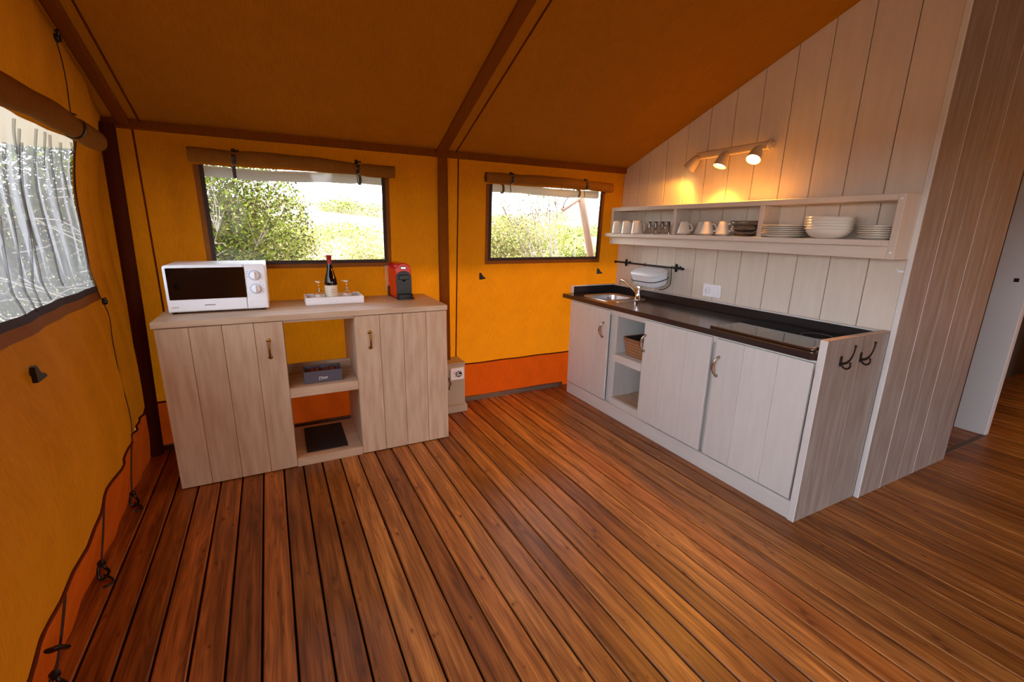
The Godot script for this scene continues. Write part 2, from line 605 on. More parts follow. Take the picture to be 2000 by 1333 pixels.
func back_z(x: float, y: float) -> float: # the canvas back wall leans out a little towards the eave and is not quite taut
	var fold := 0.0
	for q in BACK_FOLDS:
		var d: float = (x - q[0] - q[1] * (y - 1.0)) / q[2]
		if absf(d) < 3.5: fold += q[3] * exp(-d * d) * smoothstep(q[4] - 0.25, q[4], y) * (1.0 - smoothstep(q[5], q[5] + 0.25, y))
	return -0.06 + 0.052 * y + fold + 0.006 * sin(x * 5.3 + 1.0) * sin(y * 1.7) + 0.004 * sin(x * 17.0 + y * 2.0)

const BACK_FOLDS := [[1.94, 0.03, 0.018, 0.012, 0.9, 1.6], [2.03, -0.05, 0.03, 0.010, 0.9, 1.7], [0.64, 0.04, 0.02, 0.010, 0.9, 1.7], [2.44, 0.02, 0.012, 0.010, 0.5, 1.75], [2.52, -0.06, 0.03, 0.008, 0.5, 1.5], [3.2, 0.35, 0.05, 0.006, 0.4, 1.0], [1.3, 0.1, 0.04, 0.006, 0.9, 1.15]]
const LEFT_FOLDS := [[0.20, 0.03, 0.02, 0.014, 0.4, 1.7], [0.33, 0.06, 0.025, 0.012, 0.4, 1.0], [0.47, 0.10, 0.035, 0.016, 0.3, 0.95], [0.66, 0.16, 0.05, 0.016, 0.3, 0.9], [0.95, 0.2, 0.07, 0.014, 0.3, 0.9], [1.35, 0.1, 0.09, 0.012, 0.3, 0.9]]

func left_x(z: float, y: float) -> float: # the canvas gable on the left bellies into the room below its window
	var zz := clampf(z, 0.0, 2.2)
	var fold := 0.0
	for q in LEFT_FOLDS:
		var d: float = (z - q[0] - q[1] * (y - 0.8)) / q[2]
		if absf(d) < 3.5: fold += q[3] * exp(-d * d) * smoothstep(q[4] - 0.2, q[4], y) * (1.0 - smoothstep(q[5], q[5] + 0.2, y))
	return 0.335 + fold + 0.10 * smoothstep(1.5, 2.15, y) + 0.035 * minf(z, 3.0) + (0.025 + 0.07 * zz) * sin(PI * clampf(y / 1.2, 0.0, 1.0)) + 0.006 * sin(z * 9.0 + y * 2.0) + 0.004 * sin(z * 23.0 - y * 3.0)

func lines(from: float, to: float, step: float, must := []) -> Array:
	var out := [from]
	var cuts := must.duplicate()
	cuts.append(to)
	cuts.sort()
	for c in cuts:
		var a: float = out[-1]
		if c - a < 1e-4: continue
		var k := maxi(1, int(ceil((c - a) / step)))
		for i in range(1, k + 1): out.append(a + (c - a) * i / k)
	return out

func panel(m: MB, us: Array, vs: Array, f: Callable, holes := []) -> void: # a cloth surface with rectangular openings [u0, u1, v0, v1]
	var nrm := func(u: float, v: float) -> Vector3:
		var e := 0.01
		return (f.call(u + e, v) - f.call(u - e, v)).cross(f.call(u, v + e) - f.call(u, v - e)).normalized()
	for i in us.size() - 1:
		for j in vs.size() - 1:
			var cu: float = (us[i] + us[i + 1]) * 0.5
			var cv: float = (vs[j] + vs[j + 1]) * 0.5
			var skip := false
			for h in holes:
				if cu > h[0] and cu < h[1] and cv > h[2] and cv < h[3]: skip = true
			if skip: continue
			var a := Vector2(us[i], vs[j]); var b := Vector2(us[i + 1], vs[j]); var c := Vector2(us[i + 1], vs[j + 1]); var d := Vector2(us[i], vs[j + 1])
			var p := [f.call(a.x, a.y), f.call(b.x, b.y), f.call(c.x, c.y), f.call(d.x, d.y)]
			var n := [nrm.call(a.x, a.y), nrm.call(b.x, b.y), nrm.call(c.x, c.y), nrm.call(d.x, d.y)]
			m.tri(p[0], p[1], p[2], n[0], n[1], n[2], a, b, c)
			m.tri(p[0], p[2], p[3], n[0], n[2], n[3], a, c, d)

func build_floor() -> void:
	var fl := struct_node("floor", "floor of narrow orange-brown larch deck boards with dark gaps")
	var meshes := []
	for k in 24:
		var m := MB.new()
		var strip := k % 8
		m.box(Vector3(0, -0.014, 3.3), Vector3(0.0988, 0.028, 6.9), 0.0035, 2, Vector2((strip + 0.5) * 0.107 - 0.37, rnd(0, 4.4)))
		meshes.append(m.done())
	for k in 6:
		M["larch_%d" % k].uv1_scale = Vector3(1.0 / (8.0 * 0.107), 1.0 / 4.4, 1.0)
	for k in range(-6, 76):
		var o := obj("plank", meshes[rng.randi() % meshes.size()], M["larch_%d" % (rng.randi() % 6)], fl)
		o.position = Vector3(0.9155 + k * 0.107, 0, 0)
		o.rotation.y = atan(0.0195)
	var s := mb(fl)
	s.span(Vector3(0.1, -0.08, -0.15), Vector3(9.0, -0.0285, 6.75), 0.0)
	obj("joist_deck", s, M.gap, fl)
	var t := mb()
	t.span(Vector3(5.02, -0.002, 2.17), Vector3(5.75, 0.004, 2.205), 0.002, 0)
	struct("trim_1", t, M.grey_timber, "grey threshold strip in the hall doorway")

const W1 := [0.835, 1.855, 1.205, 1.765]
const W2 := [2.685, 3.718, 1.205, 1.765]
const W3 := [0.44, 1.62, 1.125, 1.79]

const FOLDS := [[1.127, 1.682, 1.170, 1.118], [0.963, 1.706, 1.003, 1.138], [0.850, 1.771, 0.837, 1.171], [0.762, 1.775, 0.762, 1.625], [0.699, 1.772, 0.659, 1.423], [0.623, 1.756, 0.562, 1.534], [1.051, 1.771, 1.022, 1.660], [0.995, 1.433, 1.120, 1.128], [0.505, 1.773, 0.465, 1.707], [0.426, 1.461, 0.515, 1.158], [0.993, 1.749, 0.964, 1.339], [1.225, 1.447, 1.304, 1.122]]

func window_back(i: int, w: Array, label: String) -> void:
	var o := struct_node("window_%d" % i, label)
	var f := func(u: float, v: float) -> Vector3: return Vector3(u, v, back_z(u, v))
	var p := mb(o)
	panel(p, lines(w[0] - 0.01, w[1] + 0.01, 0.1), lines(w[2] - 0.01, w[3], 0.1), func(u, v): return f.call(u, v) - Vector3(0, 0, 0.008))
	obj("pane", p, M.film_pane, o)
	var t := mb(o) # dark binding tape round the opening
	var b := mb(o) # brown reinforcing band outside the tape
	for e in [[w[0] - 0.022, w[2] - 0.022, w[0] + 0.002, w[3]], [w[1] - 0.002, w[2] - 0.022, w[1] + 0.022, w[3]], [w[0] + 0.002, w[2] - 0.022, w[1] - 0.002, w[2] + 0.002]]:
		panel(t, lines(e[0], e[2], 0.1), lines(e[1], e[3], 0.1), func(u, v): return f.call(u, v) + Vector3(0, 0, 0.005))
	for e in [[w[0] - 0.05, w[2] - 0.05, w[0] - 0.018, w[3]], [w[1] + 0.018, w[2] - 0.05, w[1] + 0.05, w[3]], [w[0] - 0.018, w[2] - 0.05, w[1] + 0.018, w[2] - 0.018]]:
		panel(b, lines(e[0], e[2], 0.1), lines(e[1], e[3], 0.1), func(u, v): return f.call(u, v) + Vector3(0, 0, 0.0025))
	obj("binding_tape", t, M.grey_tape, o)
	obj("hem_band", b, M.webbing, o)

func piping(called: String, pts: Array, r: float, parent: Node) -> void:
	var m := mb(parent)
	m.tube(pts, r, 6)
	obj(called, m, M.piping, parent)

func build_back_wall() -> void:
	var w := struct_node("wall_back", "orange canvas back wall with two windows and a red-orange skirt")
	var f := func(u: float, v: float) -> Vector3: return Vector3(u, v, back_z(u, v))
	var m := mb(w)
	panel(m, lines(0.30, 8.95, 0.08, [W1[0], W1[1], W2[0], W2[1]]), lines(0.33, 1.97, 0.08, [W1[2], W1[3]]), f, [W1, W2])
	obj("canvas_panel", m, M.canvas, w)
	var s := mb(w)
	panel(s, lines(0.30, 8.95, 0.06), lines(0.0, 0.33, 0.055), func(u, v): return f.call(u, v) + Vector3(0, 0, 0.006 * sin(u * 31.0 + v * 14.0) * sin(PI * v / 0.33)))
	obj("skirt", s, M.skirt, w)
	var hem := []
	for i in 61:
		var x := 0.30 + i * 0.0615
		hem.append(Vector3(x, 0.33, back_z(x, 0.33) + 0.004))
	piping("hem_piping", hem, 0.006, w)
	for x in [0.527, 2.402]:
		var l := []
		for i in 25:
			var y: float = 0.34 + i * 0.0665
			l.append(Vector3(x + (0.012 if x < 1 else 0.006) * (y - 1.0), y, back_z(x, y) + 0.003))
		piping("seam_piping", l, 0.005, w)
	# brown bands on the canvas, standing in for shade of the outside frame
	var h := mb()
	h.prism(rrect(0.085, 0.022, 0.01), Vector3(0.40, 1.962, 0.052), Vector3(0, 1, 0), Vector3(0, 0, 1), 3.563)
	struct("trim_2", h, M.shade_sleeve, "brown band along the eave of the back wall, for the shade of the outer frame")
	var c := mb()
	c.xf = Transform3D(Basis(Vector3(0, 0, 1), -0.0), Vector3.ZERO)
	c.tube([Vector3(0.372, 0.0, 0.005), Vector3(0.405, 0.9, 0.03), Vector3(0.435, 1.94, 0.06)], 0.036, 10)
	struct("trim_3", c, M.dark_shade_sleeve, "dark brown corner band left of the sideboard, for the shade of the outer post")
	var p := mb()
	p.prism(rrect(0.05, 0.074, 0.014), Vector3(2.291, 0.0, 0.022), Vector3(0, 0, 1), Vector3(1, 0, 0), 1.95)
	struct("trim_4", p, M.shade_sleeve, "brown band between the two windows, for the shade of the outer post")
	window_back(1, W1, "left window of the back wall, wide clear window above the sideboard")
	window_back(2, W2, "right window of the back wall, beside the kitchen")
	var b := mb()
	b.span(Vector3(2.44, -0.005, -0.075), Vector3(3.46, 0.034, -0.032), 0.004, 0, ruv())
	struct("baseboard_back", b, M.grey_timber, "grey weathered batten at the foot of the back wall")
	var b2 := mb()
	b2.span(Vector3(0.30, -0.005, -0.075), Vector3(2.26, 0.034, -0.032), 0.004, 0, ruv())
	struct("baseboard_back", b2, M.grey_timber, "grey weathered batten behind the sideboard")

func build_left_wall() -> void:
	var w := struct_node("wall_left", "orange canvas gable wall on the left with a gauze window")
	var f := func(u: float, v: float) -> Vector3: return Vector3(left_x(u, v), v, u)
	var m := mb(w)
	var side := [2.1, 5.6, 1.05, 1.93] # unseen opening beside the viewer, shaped to light the kitchen
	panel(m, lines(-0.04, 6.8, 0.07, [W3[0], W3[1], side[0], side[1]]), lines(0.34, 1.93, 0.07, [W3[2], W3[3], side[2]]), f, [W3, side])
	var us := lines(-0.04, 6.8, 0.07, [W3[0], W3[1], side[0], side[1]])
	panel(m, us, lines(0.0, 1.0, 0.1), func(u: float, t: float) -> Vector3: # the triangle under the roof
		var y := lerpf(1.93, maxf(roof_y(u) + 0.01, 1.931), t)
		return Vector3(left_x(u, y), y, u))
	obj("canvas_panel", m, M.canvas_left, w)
	var s := mb(w)
	panel(s, lines(-0.04, 6.8, 0.05, [side[0], side[1]]), lines(0.0, 0.34, 0.05), func(u, v): return f.call(u, v) + Vector3(0.008 * sin(u * 19.0 + v * 9.0) * sin(PI * v / 0.34), 0, 0), [side])
	obj("skirt", s, M.skirt, w)
	var hem := []
	for i in 45:
		var z := 0.0 + i * 0.06
		hem.append(Vector3(left_x(z, 0.34) + 0.004, 0.34, z))
	piping("hem_piping", hem, 0.006, w)
	# gauze window
	var o := struct_node("window_3", "gauze window in the left canvas wall, pleated white mesh")
	var g := mb(o)
	panel(g, lines(W3[0] - 0.005, W3[1] + 0.005, 0.012), lines(W3[2] - 0.005, W3[3] + 0.005, 0.05), func(u: float, v: float) -> Vector3:
		var k := sin(PI * clampf((v - W3[2]) / (W3[3] - W3[2]), 0.0, 1.0))
		return Vector3(left_x(u, v) - 0.006 - 0.010 * k * (sin(u * 55.0 - v * 6.0) + 0.6 * sin(u * 131.0 - v * 11.0)), v, u))
	obj("gauze", g, M.gauze, o)
	# fold strips, coloured dark for the shade in the pleats: z and y of the top, z and y of the foot
	for q in FOLDS:
		var w0 := rnd(0.007, 0.012)
		var fm := mb(o)
		fm.sheet(4, 24, func(u: float, v: float) -> Vector3:
			var y := lerpf(q[1], q[3], v)
			var z := lerpf(q[0], q[2], v) + 0.008 * sin(v * 5.0 + q[0] * 30.0)
			var wd := w0 * (1.0 - 0.75 * v) + 0.002
			return Vector3(left_x(z, y) + 0.004 + 0.006 * sin(PI * u), y, z + (u - 0.5) * 2.0 * wd))
		obj("fold", fm, M.gauze_fold_shade, o)
	var t := mb(o)
	for e in [[W3[0] - 0.022, W3[2] - 0.022, W3[0] + 0.002, W3[3]], [W3[1] - 0.002, W3[2] - 0.022, W3[1] + 0.022, W3[3]], [W3[0] + 0.002, W3[2] - 0.024, W3[1] - 0.002, W3[2] + 0.004]]:
		panel(t, lines(e[0], e[2], 0.05), lines(e[1], e[3], 0.05), func(u, v): return f.call(u, v) + Vector3(0.005, 0, 0))
	obj("binding_tape", t, M.grey_tape, o)
	var b := mb(o)
	panel(b, lines(W3[0] - 0.022, W3[1] + 0.05, 0.05), lines(W3[2] - 0.062, W3[2] - 0.02, 0.05), func(u, v): return f.call(u, v) + Vector3(0.003, 0, 0))
	obj("hem_band", b, M.webbing, o)

func build_roof() -> void:
	var c := struct_node("ceiling", "brown-orange canvas roof slope of the tent")
	var m := mb(c)
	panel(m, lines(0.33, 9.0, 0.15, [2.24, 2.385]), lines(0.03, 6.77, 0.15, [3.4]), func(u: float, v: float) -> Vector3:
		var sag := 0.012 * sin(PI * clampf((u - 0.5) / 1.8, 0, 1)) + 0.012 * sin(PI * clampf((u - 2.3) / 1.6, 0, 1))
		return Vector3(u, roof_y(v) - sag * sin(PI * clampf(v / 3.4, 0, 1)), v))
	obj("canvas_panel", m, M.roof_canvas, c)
	for q in [[2.272, 0.075, "rafter_shade_band"], [0.507, 0.06, "gable_sleeve"]]:  # rafter band stands in for the shade of an outside pole
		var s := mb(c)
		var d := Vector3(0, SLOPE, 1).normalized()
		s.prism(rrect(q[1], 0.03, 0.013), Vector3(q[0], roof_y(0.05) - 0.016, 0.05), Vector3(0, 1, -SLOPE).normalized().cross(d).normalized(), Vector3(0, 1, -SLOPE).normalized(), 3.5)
		obj(q[2], s, M.shade_sleeve, c)
	for x in [2.385, 0.578]:
		piping("seam_piping", [Vector3(x, roof_y(0.06) - 0.006, 0.06), Vector3(x, roof_y(1.2) - 0.006, 1.2), Vector3(x, roof_y(3.3) - 0.006, 3.3)], 0.005, c)
	# the weather sheet stretched above the inner roof, with its eaves
	var fl := struct_node("roof_fly", "outer tan weather sheet stretched over the tent")
	var g := mb(fl)
	panel(g, lines(-0.35, 9.3, 0.4), lines(-0.62, 7.42, 0.3, [3.4]), func(u, v): return Vector3(u, roof_y(v) + 0.16, v))
	obj("sheet", g, M.fly, fl)

func build_kitchen_wall() -> void:
	var w := struct_node("wall_right", "cream-painted wall of upright boards behind the kitchen")
	var e := [0.02, 0.225, 0.335, 0.52, 0.715, 0.905, 1.097, 1.286, 1.476, 1.662, 1.848, 2.04, 2.206]
	for i in e.size() - 1:
		var m := mb(w)
		m.uvo = ruv()
		var g: float = 0.0022
		var z0: float = e[i] + g
		var z1: float = e[i + 1] - g
		m.prism(PackedVector2Array([Vector2(z0, -0.01), Vector2(z1, -0.01), Vector2(z1, roof_y(z1) - 0.004), Vector2(z0, roof_y(z0) - 0.004)]), Vector3(XW + 0.02, 0, 0), Vector3(0, 0, 1), Vector3(0, 1, 0), 0.02, 35.0, 0.0025)
		obj("board", m, M["cream_paint_%d" % (rng.randi() % 3)], w)
	var b := mb(w)
	b.prism(PackedVector2Array([Vector2(-0.02, 0.0), Vector2(-0.02, 2.2), Vector2(roof_y(2.2), 2.2), Vector2(roof_y(0.0), 0.0)]), Vector3(XW + 0.0205, 0, 0), Vector3(0, 1, 0), Vector3(0, 0, 1), 0.03)
	obj("backing", b, M.grey_timber, w)

func build_hall() -> void:
	var w := struct_node("wall_hall", "grey-glazed partition of upright boards right of the kitchen")
	var e := [3.966, 4.19, 4.385, 4.575, 4.785, 5.0]
	for i in e.size() - 1:
		var m := mb(w)
		var g := 0.0015
		m.span(Vector3(e[i] + g, -0.002, ZP - 0.022), Vector3(e[i + 1] - g, 2.75, ZP + 0.006), 0.003, 1, ruv())
		obj("board", m, M["grey_glaze_%d" % (i % 3)], w)
	var t := mb(w)
	t.span(Vector3(3.953, -0.002, ZP - 0.016), Vector3(3.9655, 2.76, ZP + 0.0075), 0.002, 1, ruv())
	obj("corner_strip", t, M.white_edge, w)
	for x in [4.19, 4.575]:
		var s := mb(w)
		s.span(Vector3(x - 0.0035, -0.002, ZP - 0.006), Vector3(x + 0.0005, 2.75, ZP + 0.0068), 0.0, 1, ruv())
		obj("joint_edge", s, M.white_edge, w)
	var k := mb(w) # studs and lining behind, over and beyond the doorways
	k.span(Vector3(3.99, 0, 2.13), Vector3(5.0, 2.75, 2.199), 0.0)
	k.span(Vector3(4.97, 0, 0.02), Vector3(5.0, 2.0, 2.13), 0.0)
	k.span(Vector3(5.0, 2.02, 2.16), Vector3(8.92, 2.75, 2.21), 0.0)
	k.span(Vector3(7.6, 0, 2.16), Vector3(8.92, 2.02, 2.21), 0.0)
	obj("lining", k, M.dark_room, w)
	var j := struct_node("door_1", "white end board of the wall between two dark hall doorways")
	var jm := mb(j)
	jm.span(Vector3(5.752, -0.002, 2.012), Vector3(5.818, 2.03, 2.192), 0.003, 1, ruv())
	obj("jamb", jm, M.white_board, j)
	var jl := mb(j)
	jl.span(Vector3(5.7475, 1.137, 2.112), Vector3(5.7525, 1.163, 2.138), 0.001)
	obj("latch_plate", jl, M.dark_iron, j)
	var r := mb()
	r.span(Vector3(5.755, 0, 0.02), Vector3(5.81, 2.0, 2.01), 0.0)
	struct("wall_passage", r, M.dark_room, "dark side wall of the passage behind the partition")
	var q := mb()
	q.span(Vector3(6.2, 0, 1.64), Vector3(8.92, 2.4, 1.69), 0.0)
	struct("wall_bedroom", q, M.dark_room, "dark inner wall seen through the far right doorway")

func build_front() -> void:
	var w := struct_node("wall_front", "canvas front wall behind the viewer, with a wide open entrance")
	var m := mb(w)
	panel(m, lines(0.4, 8.95, 0.2, [2.4, 4.6]), lines(0.0, 1.97, 0.2), func(u, v): return Vector3(u, v, 6.78), [[2.4, 4.6, 0.0, 1.9]])
	obj("canvas_panel", m, M.canvas, w)
	var r := struct_node("wall_east", "canvas gable at the far right end of the tent")
	var n := mb(r)
	for k in 34:
		var z0 := k * 0.2
		var z1 := z0 + 0.2
		n.quad(Vector3(8.95, 0, z0), Vector3(8.95, 0, z1), Vector3(8.95, roof_y(z1), z1), Vector3(8.95, roof_y(z0), z0), Vector3(-1, 0, 0))
	obj("canvas_panel", n, M.canvas, r)
# ---------------------------------------------------------------- sideboard and what stands on it
func build_sideboard() -> void:
	var o := thing("sideboard", "long oat-stained wooden sideboard with two plank doors and open shelves between them", "sideboard", Vector3(1.355, 0, 0.28))
	for k in 3: # three glued boards
		var top := mb(o)
		var z0 := -0.012 + k * 0.1905
		top.span(Vector3(0.573, 0.911, z0), Vector3(2.131, 0.945, z0 + 0.1903), 0.0025, 0, ruv())
		obj("top_board", top, M.oat_stain_1, o)
	for q in [[0.583, 0.603], [2.107, 2.127], [1.145, 1.164], [1.548, 1.567]]:
		var side := mb(o)
		side.span(Vector3(q[0], 0.002, -0.01), Vector3(q[1], 0.9105, 0.53), 0.0015, 1, ruv())
		obj("side_panel", side, M.oat_stain_0, o)
	var ap := mb(o)
	ap.span(Vector3(1.164, 0.894, 0.50), Vector3(1.548, 0.9105, 0.535), 0.0015, 0, ruv())
	obj("rail", ap, M.oat_stain_2, o)
	for q in [[0.446, 0.504, 0.215], [0.0, 0.054, 0.06]]:
		var sh := mb(o)
		sh.span(Vector3(1.1645, q[1] - 0.022, q[2]), Vector3(1.5475, q[1], 0.53), 0.0015, 0, ruv())
		sh.span(Vector3(1.1645, q[0], 0.53), Vector3(1.5475, q[1], 0.552), 0.0025, 0, ruv())
		obj("shelf", sh, M.oat_stain_0, o)
	var st := mb(o)
	st.span(Vector3(1.1645, 0.504, 0.2), Vector3(1.5475, 0.560, 0.2145), 0.002, 0, ruv())
	obj("back_strip", st, M.oat_stain_0, o)
	for q in [[0.603, 1.145], [1.567, 2.107]]:
		var back := mb(o)
		back.span(Vector3(q[0], 0.01, -0.008), Vector3(q[1], 0.905, 0.0), 0.0)
		obj("back_panel", back, M.oat_stain_0, o)
	var doors := [[[0.583, 0.727, 0.874, 1.022, 1.164], 1.086], [[1.548, 1.695, 1.839, 1.986, 2.127], 1.632]]
	for d in doors:
		var e: Array = d[0]
		var m := mb(o)
		m.span(Vector3(e[0] + 0.022, 0.06, 0.531), Vector3(e[4] - 0.022, 0.86, 0.534), 0.0)
		var door := obj("door", m, M.oat_stain_0, o)
		for k in 4:
			var p := mb(door)
			p.span(Vector3(e[k] + 0.0008, 0.006, 0.534), Vector3(e[k + 1] - 0.0008, 0.9075, LZ + rnd(-0.0006, 0.0006)), 0.0018, 1, ruv())
			obj("plank", p, M["oat_stain_%d" % (rng.randi() % 3)], door)
		var h := mb(door)
		var x: float = d[1]
		h.tube(smoothpath([Vector3(x, 0.802, 0.556), Vector3(x, 0.800, 0.572), Vector3(x, 0.775, 0.581), Vector3(x, 0.756, 0.583), Vector3(x, 0.737, 0.581), Vector3(x, 0.712, 0.572), Vector3(x, 0.710, 0.556)], 24), [0.0045, 0.0045, 0.0042, 0.004, 0.0045, 0.005, 0.0055, 0.006, 0.006, 0.006, 0.006, 0.006, 0.006, 0.006, 0.006, 0.006, 0.006, 0.006, 0.0055, 0.005, 0.0045, 0.004, 0.0042, 0.0045, 0.0045], 8)
		for y in [0.804, 0.708]:
			h.xf = Transform3D(Basis(Vector3.RIGHT, PI / 2), Vector3(x, y, LZ) - origin_of(door))
			h.lathe([Vector2(0.0, 0.0), Vector2(0.012, 0.0), Vector2(0.012, 0.002), Vector2(0.008, 0.005), Vector2(0.0, 0.005)], 14)
		obj("handle", h, M.brass, door, "bowed brass handle")

func build_on_sideboard() -> void:
	# microwave
	var zf := 0.355
	var o := thing("microwave", "white microwave oven with dark glass door and two round dials on the sideboard", "microwave", Vector3(0.861, 0.945, 0.17))
	var b := mb(o)
	b.prism(rrect(0.482, 0.254, 0.012, 4, 0.861, 1.084), Vector3(0, 0, 0.014), Vector3(1, 0, 0), Vector3(0, 1, 0), 0.311, 35.0, 0.004)
	obj("body", b, M.white_plastic, o)
	var d := mb(o)
	d.prism(PackedVector2Array([Vector2(0.6205, 0.957), Vector2(0.9945, 0.957), Vector2(0.9945, 1.212), Vector2(0.632, 1.212), Vector2(0.624, 1.2085), Vector2(0.6205, 1.2)]), Vector3(0, 0, zf - 0.029), Vector3(1, 0, 0), Vector3(0, 1, 0), 0.03, 35.0, 0.006)
	var door := obj("door", d, M.white_plastic, o)
	var wd := mb(door)
	wd.prism(rrect(0.361, 0.172, 0.004, 3, 0.8145, 1.1115), Vector3(0, 0, zf + 0.0005), Vector3(1, 0, 0), Vector3(0, 1, 0), 0.002)
	obj("door_glass", wd, M.oven_window, door, "dark glass of the microwave door")
	var badge := mb(door)
	badge.span(Vector3(0.788, 0.989, zf), Vector3(0.839, 0.9945, zf + 0.0018), 0.0004)
	obj("nameplate", badge, M.grey_print, door)
	var mark := mb(door)
	for k in 5:
		mark.span(Vector3(0.640 + k * 0.006, 0.982, zf), Vector3(0.6435 + k * 0.006, 0.987 - 0.001 * (k % 2), zf + 0.0015), 0.0)
	obj("small_print", mark, M.brass, door)
	var c := mb(o)
	c.prism(PackedVector2Array([Vector2(0.9965, 0.957), Vector2(1.102, 0.957), Vector2(1.102, 1.2), Vector2(1.098, 1.2085), Vector2(1.09, 1.212), Vector2(0.9965, 1.212)]), Vector3(0, 0, zf - 0.029), Vector3(1, 0, 0), Vector3(0, 1, 0), 0.03, 35.0, 0.005)
	var cp := obj("control_panel", c, M.white_plastic, o)
	var db := mb(cp) # release button at the foot of the panel
	db.prism(rrect(0.092, 0.036, 0.005, 3, 1.049, 0.988), Vector3(0, 0, zf + 0.0005), Vector3(1, 0, 0), Vector3(0, 1, 0), 0.003, 35.0, 0.001)
	obj("release_button", db, M.white_plastic, cp)
	for y in [1.149, 1.072]:
		var kn := mb(o)
		kn.xf = Transform3D(Basis(Vector3.RIGHT, PI / 2), Vector3(1.0465, y, zf + 0.001) - origin_of(o))
		kn.lathe([Vector2(0.0, 0.0), Vector2(0.0245, 0.0), Vector2(0.0245, 0.004), Vector2(0.022, 0.016), Vector2(0.020, 0.018), Vector2(0.0, 0.018)], 28)
		kn.xf = Transform3D(Basis(), -origin_of(o))
		kn.box(Vector3(1.0465, y, zf + 0.023), Vector3(0.009, 0.04, 0.012), 0.003)
		var knob := obj("dial", kn, M.white_plastic, o)
		var ring := mb(knob)
		ring.tube(range(28).map(func(i): return Vector3(1.0465 + cos(TAU * i / 28.0) * 0.0285, y + sin(TAU * i / 28.0) * 0.0285, zf + 0.001)), 0.0016, 6, true)
		obj("dial_ring", ring, M.pale_blue_print, knob)
		var ticks := mb(knob)
		for a in ([2.6, 2.9, 3.3] if y > 1.1 else [0.9, 0.5, 0.0, -0.5]):
			ticks.box(Vector3(1.0465 + cos(a) * 0.040, y + sin(a) * 0.040, zf + 0.0012), Vector3(0.005, 0.005, 0.001), 0.0)
		obj("scale_marks", ticks, M.pale_blue_print, knob)
	for x in [0.64, 1.07]:
		for z in [0.04, 0.31]:
			var ft := mb(o)
			ft.lathe([Vector2(0.0, 0.945), Vector2(0.014, 0.945), Vector2(0.016, 0.957), Vector2(0.0, 0.957)], 12, Vector3(x, 0, z))
			obj("foot", ft, M.black_plastic, o)
	# tray
	var t := thing("tray", "white rectangular serving tray under the wine bottle on the sideboard", "tray", Vector3(1.478, 0.945, 0.175))
	var tb := mb(t)
	tb.span(Vector3(1.303, 0.9455, 0.07), Vector3(1.653, 0.953, 0.28), 0.002, 0)
	obj("base", tb, M.tray_white, t)
	for q in [[1.303, 1.653, 0.268, 0.28], [1.303, 1.653, 0.07, 0.082], [1.303, 1.315, 0.082, 0.268], [1.641, 1.653, 0.082, 0.268]]:
		var rim := mb(t)
		rim.span(Vector3(q[0], 0.953, q[2]), Vector3(q[1], 0.991, q[3]), 0.002, 0, ruv())
		obj("rim", rim, M.tray_white, t)
	# wine bottle
	var w := thing("wine_bottle", "dark wine bottle with red foil and cream label on the white tray", "bottle", Vector3(1.467, 0.953, 0.175))
	var g := MB.new()
	g.lathe([Vector2(0.0, 0.0), Vector2(0.034, 0.0), Vector2(0.0385, 0.004), Vector2(0.039, 0.012), Vector2(0.039, 0.118), Vector2(0.0375, 0.135), Vector2(0.033, 0.155), Vector2(0.026, 0.180), Vector2(0.0195, 0.205), Vector2(0.0155, 0.23), Vector2(0.0142, 0.25), Vector2(0.0138, 0.285), Vector2(0.0, 0.285)], 32)
	obj("body", g, M.bottle_glass, w)
	var f := MB.new()
	f.lathe([Vector2(0.0148, 0.238), Vector2(0.0146, 0.262), Vector2(0.0146, 0.284), Vector2(0.0158, 0.286), Vector2(0.0158, 0.294), Vector2(0.0142, 0.297), Vector2(0.0, 0.2975)], 24)
	obj("foil", f, M.foil, w, "red foil capsule")
	var l := MB.new()
	l.lathe([Vector2(0.0390, 0.016), Vector2(0.0394, 0.017), Vector2(0.0394, 0.103), Vector2(0.0390, 0.104)], 32)
	var lab := obj("label", l, M.label_paper, w, "cream paper label")
	var lp := MB.new()
	for q in [[0.078, 0.35, 0.0035], [0.066, 0.5, 0.002], [0.058, 0.4, 0.002], [0.03, 0.3, 0.0015]]:
		for k in 8:
			var a: float = 1.35 + q[1] * (k / 8.0 - 0.5) * 2.0
			lp.box(Vector3(cos(a) * 0.0395, q[0], sin(a) * 0.0395), Vector3(0.0022, q[2], 0.0022), 0.0)
	obj("label_print", lp, M.brass, lab, "", "stuff")
	# two upturned glasses
	var gl := thing("wine_glass", "upturned stemmed wine glass left of the wine bottle", "glass", Vector3(1.392, 0.953, 0.185), "upturned wine glasses on the tray")
	var gm := MB.new()
	gm.lathe([Vector2(0.030, 0.0), Vector2(0.0345, 0.02), Vector2(0.0362, 0.034), Vector2(0.033, 0.052), Vector2(0.022, 0.067), Vector2(0.008, 0.074), Vector2(0.0045, 0.078), Vector2(0.0035, 0.095), Vector2(0.0035, 0.115), Vector2(0.006, 0.123), Vector2(0.018, 0.128), Vector2(0.031, 0.131), Vector2(0.031, 0.1325), Vector2(0.0, 0.1325), Vector2(0.0, 0.134)], 32)
	gm.lathe([Vector2(0.0, 0.0705), Vector2(0.008, 0.0695), Vector2(0.0208, 0.0645), Vector2(0.0316, 0.0508), Vector2(0.0348, 0.034), Vector2(0.0331, 0.02), Vector2(0.0286, 0.0), Vector2(0.030, 0.0)], 32)
	obj("bowl_and_stem", gm, M.clear_glass, gl)
	dup(gl, Vector3(1.562, 0.953, 0.185), 0.5, "upturned stemmed wine glass right of the wine bottle")
	# coffee machine
	var cm := thing("coffee_machine", "small red capsule coffee machine with black front at the right end of the sideboard", "coffee machine", Vector3(1.935, 0.945, 0.13))
	cm.rotation.y = deg_to_rad(3.0)
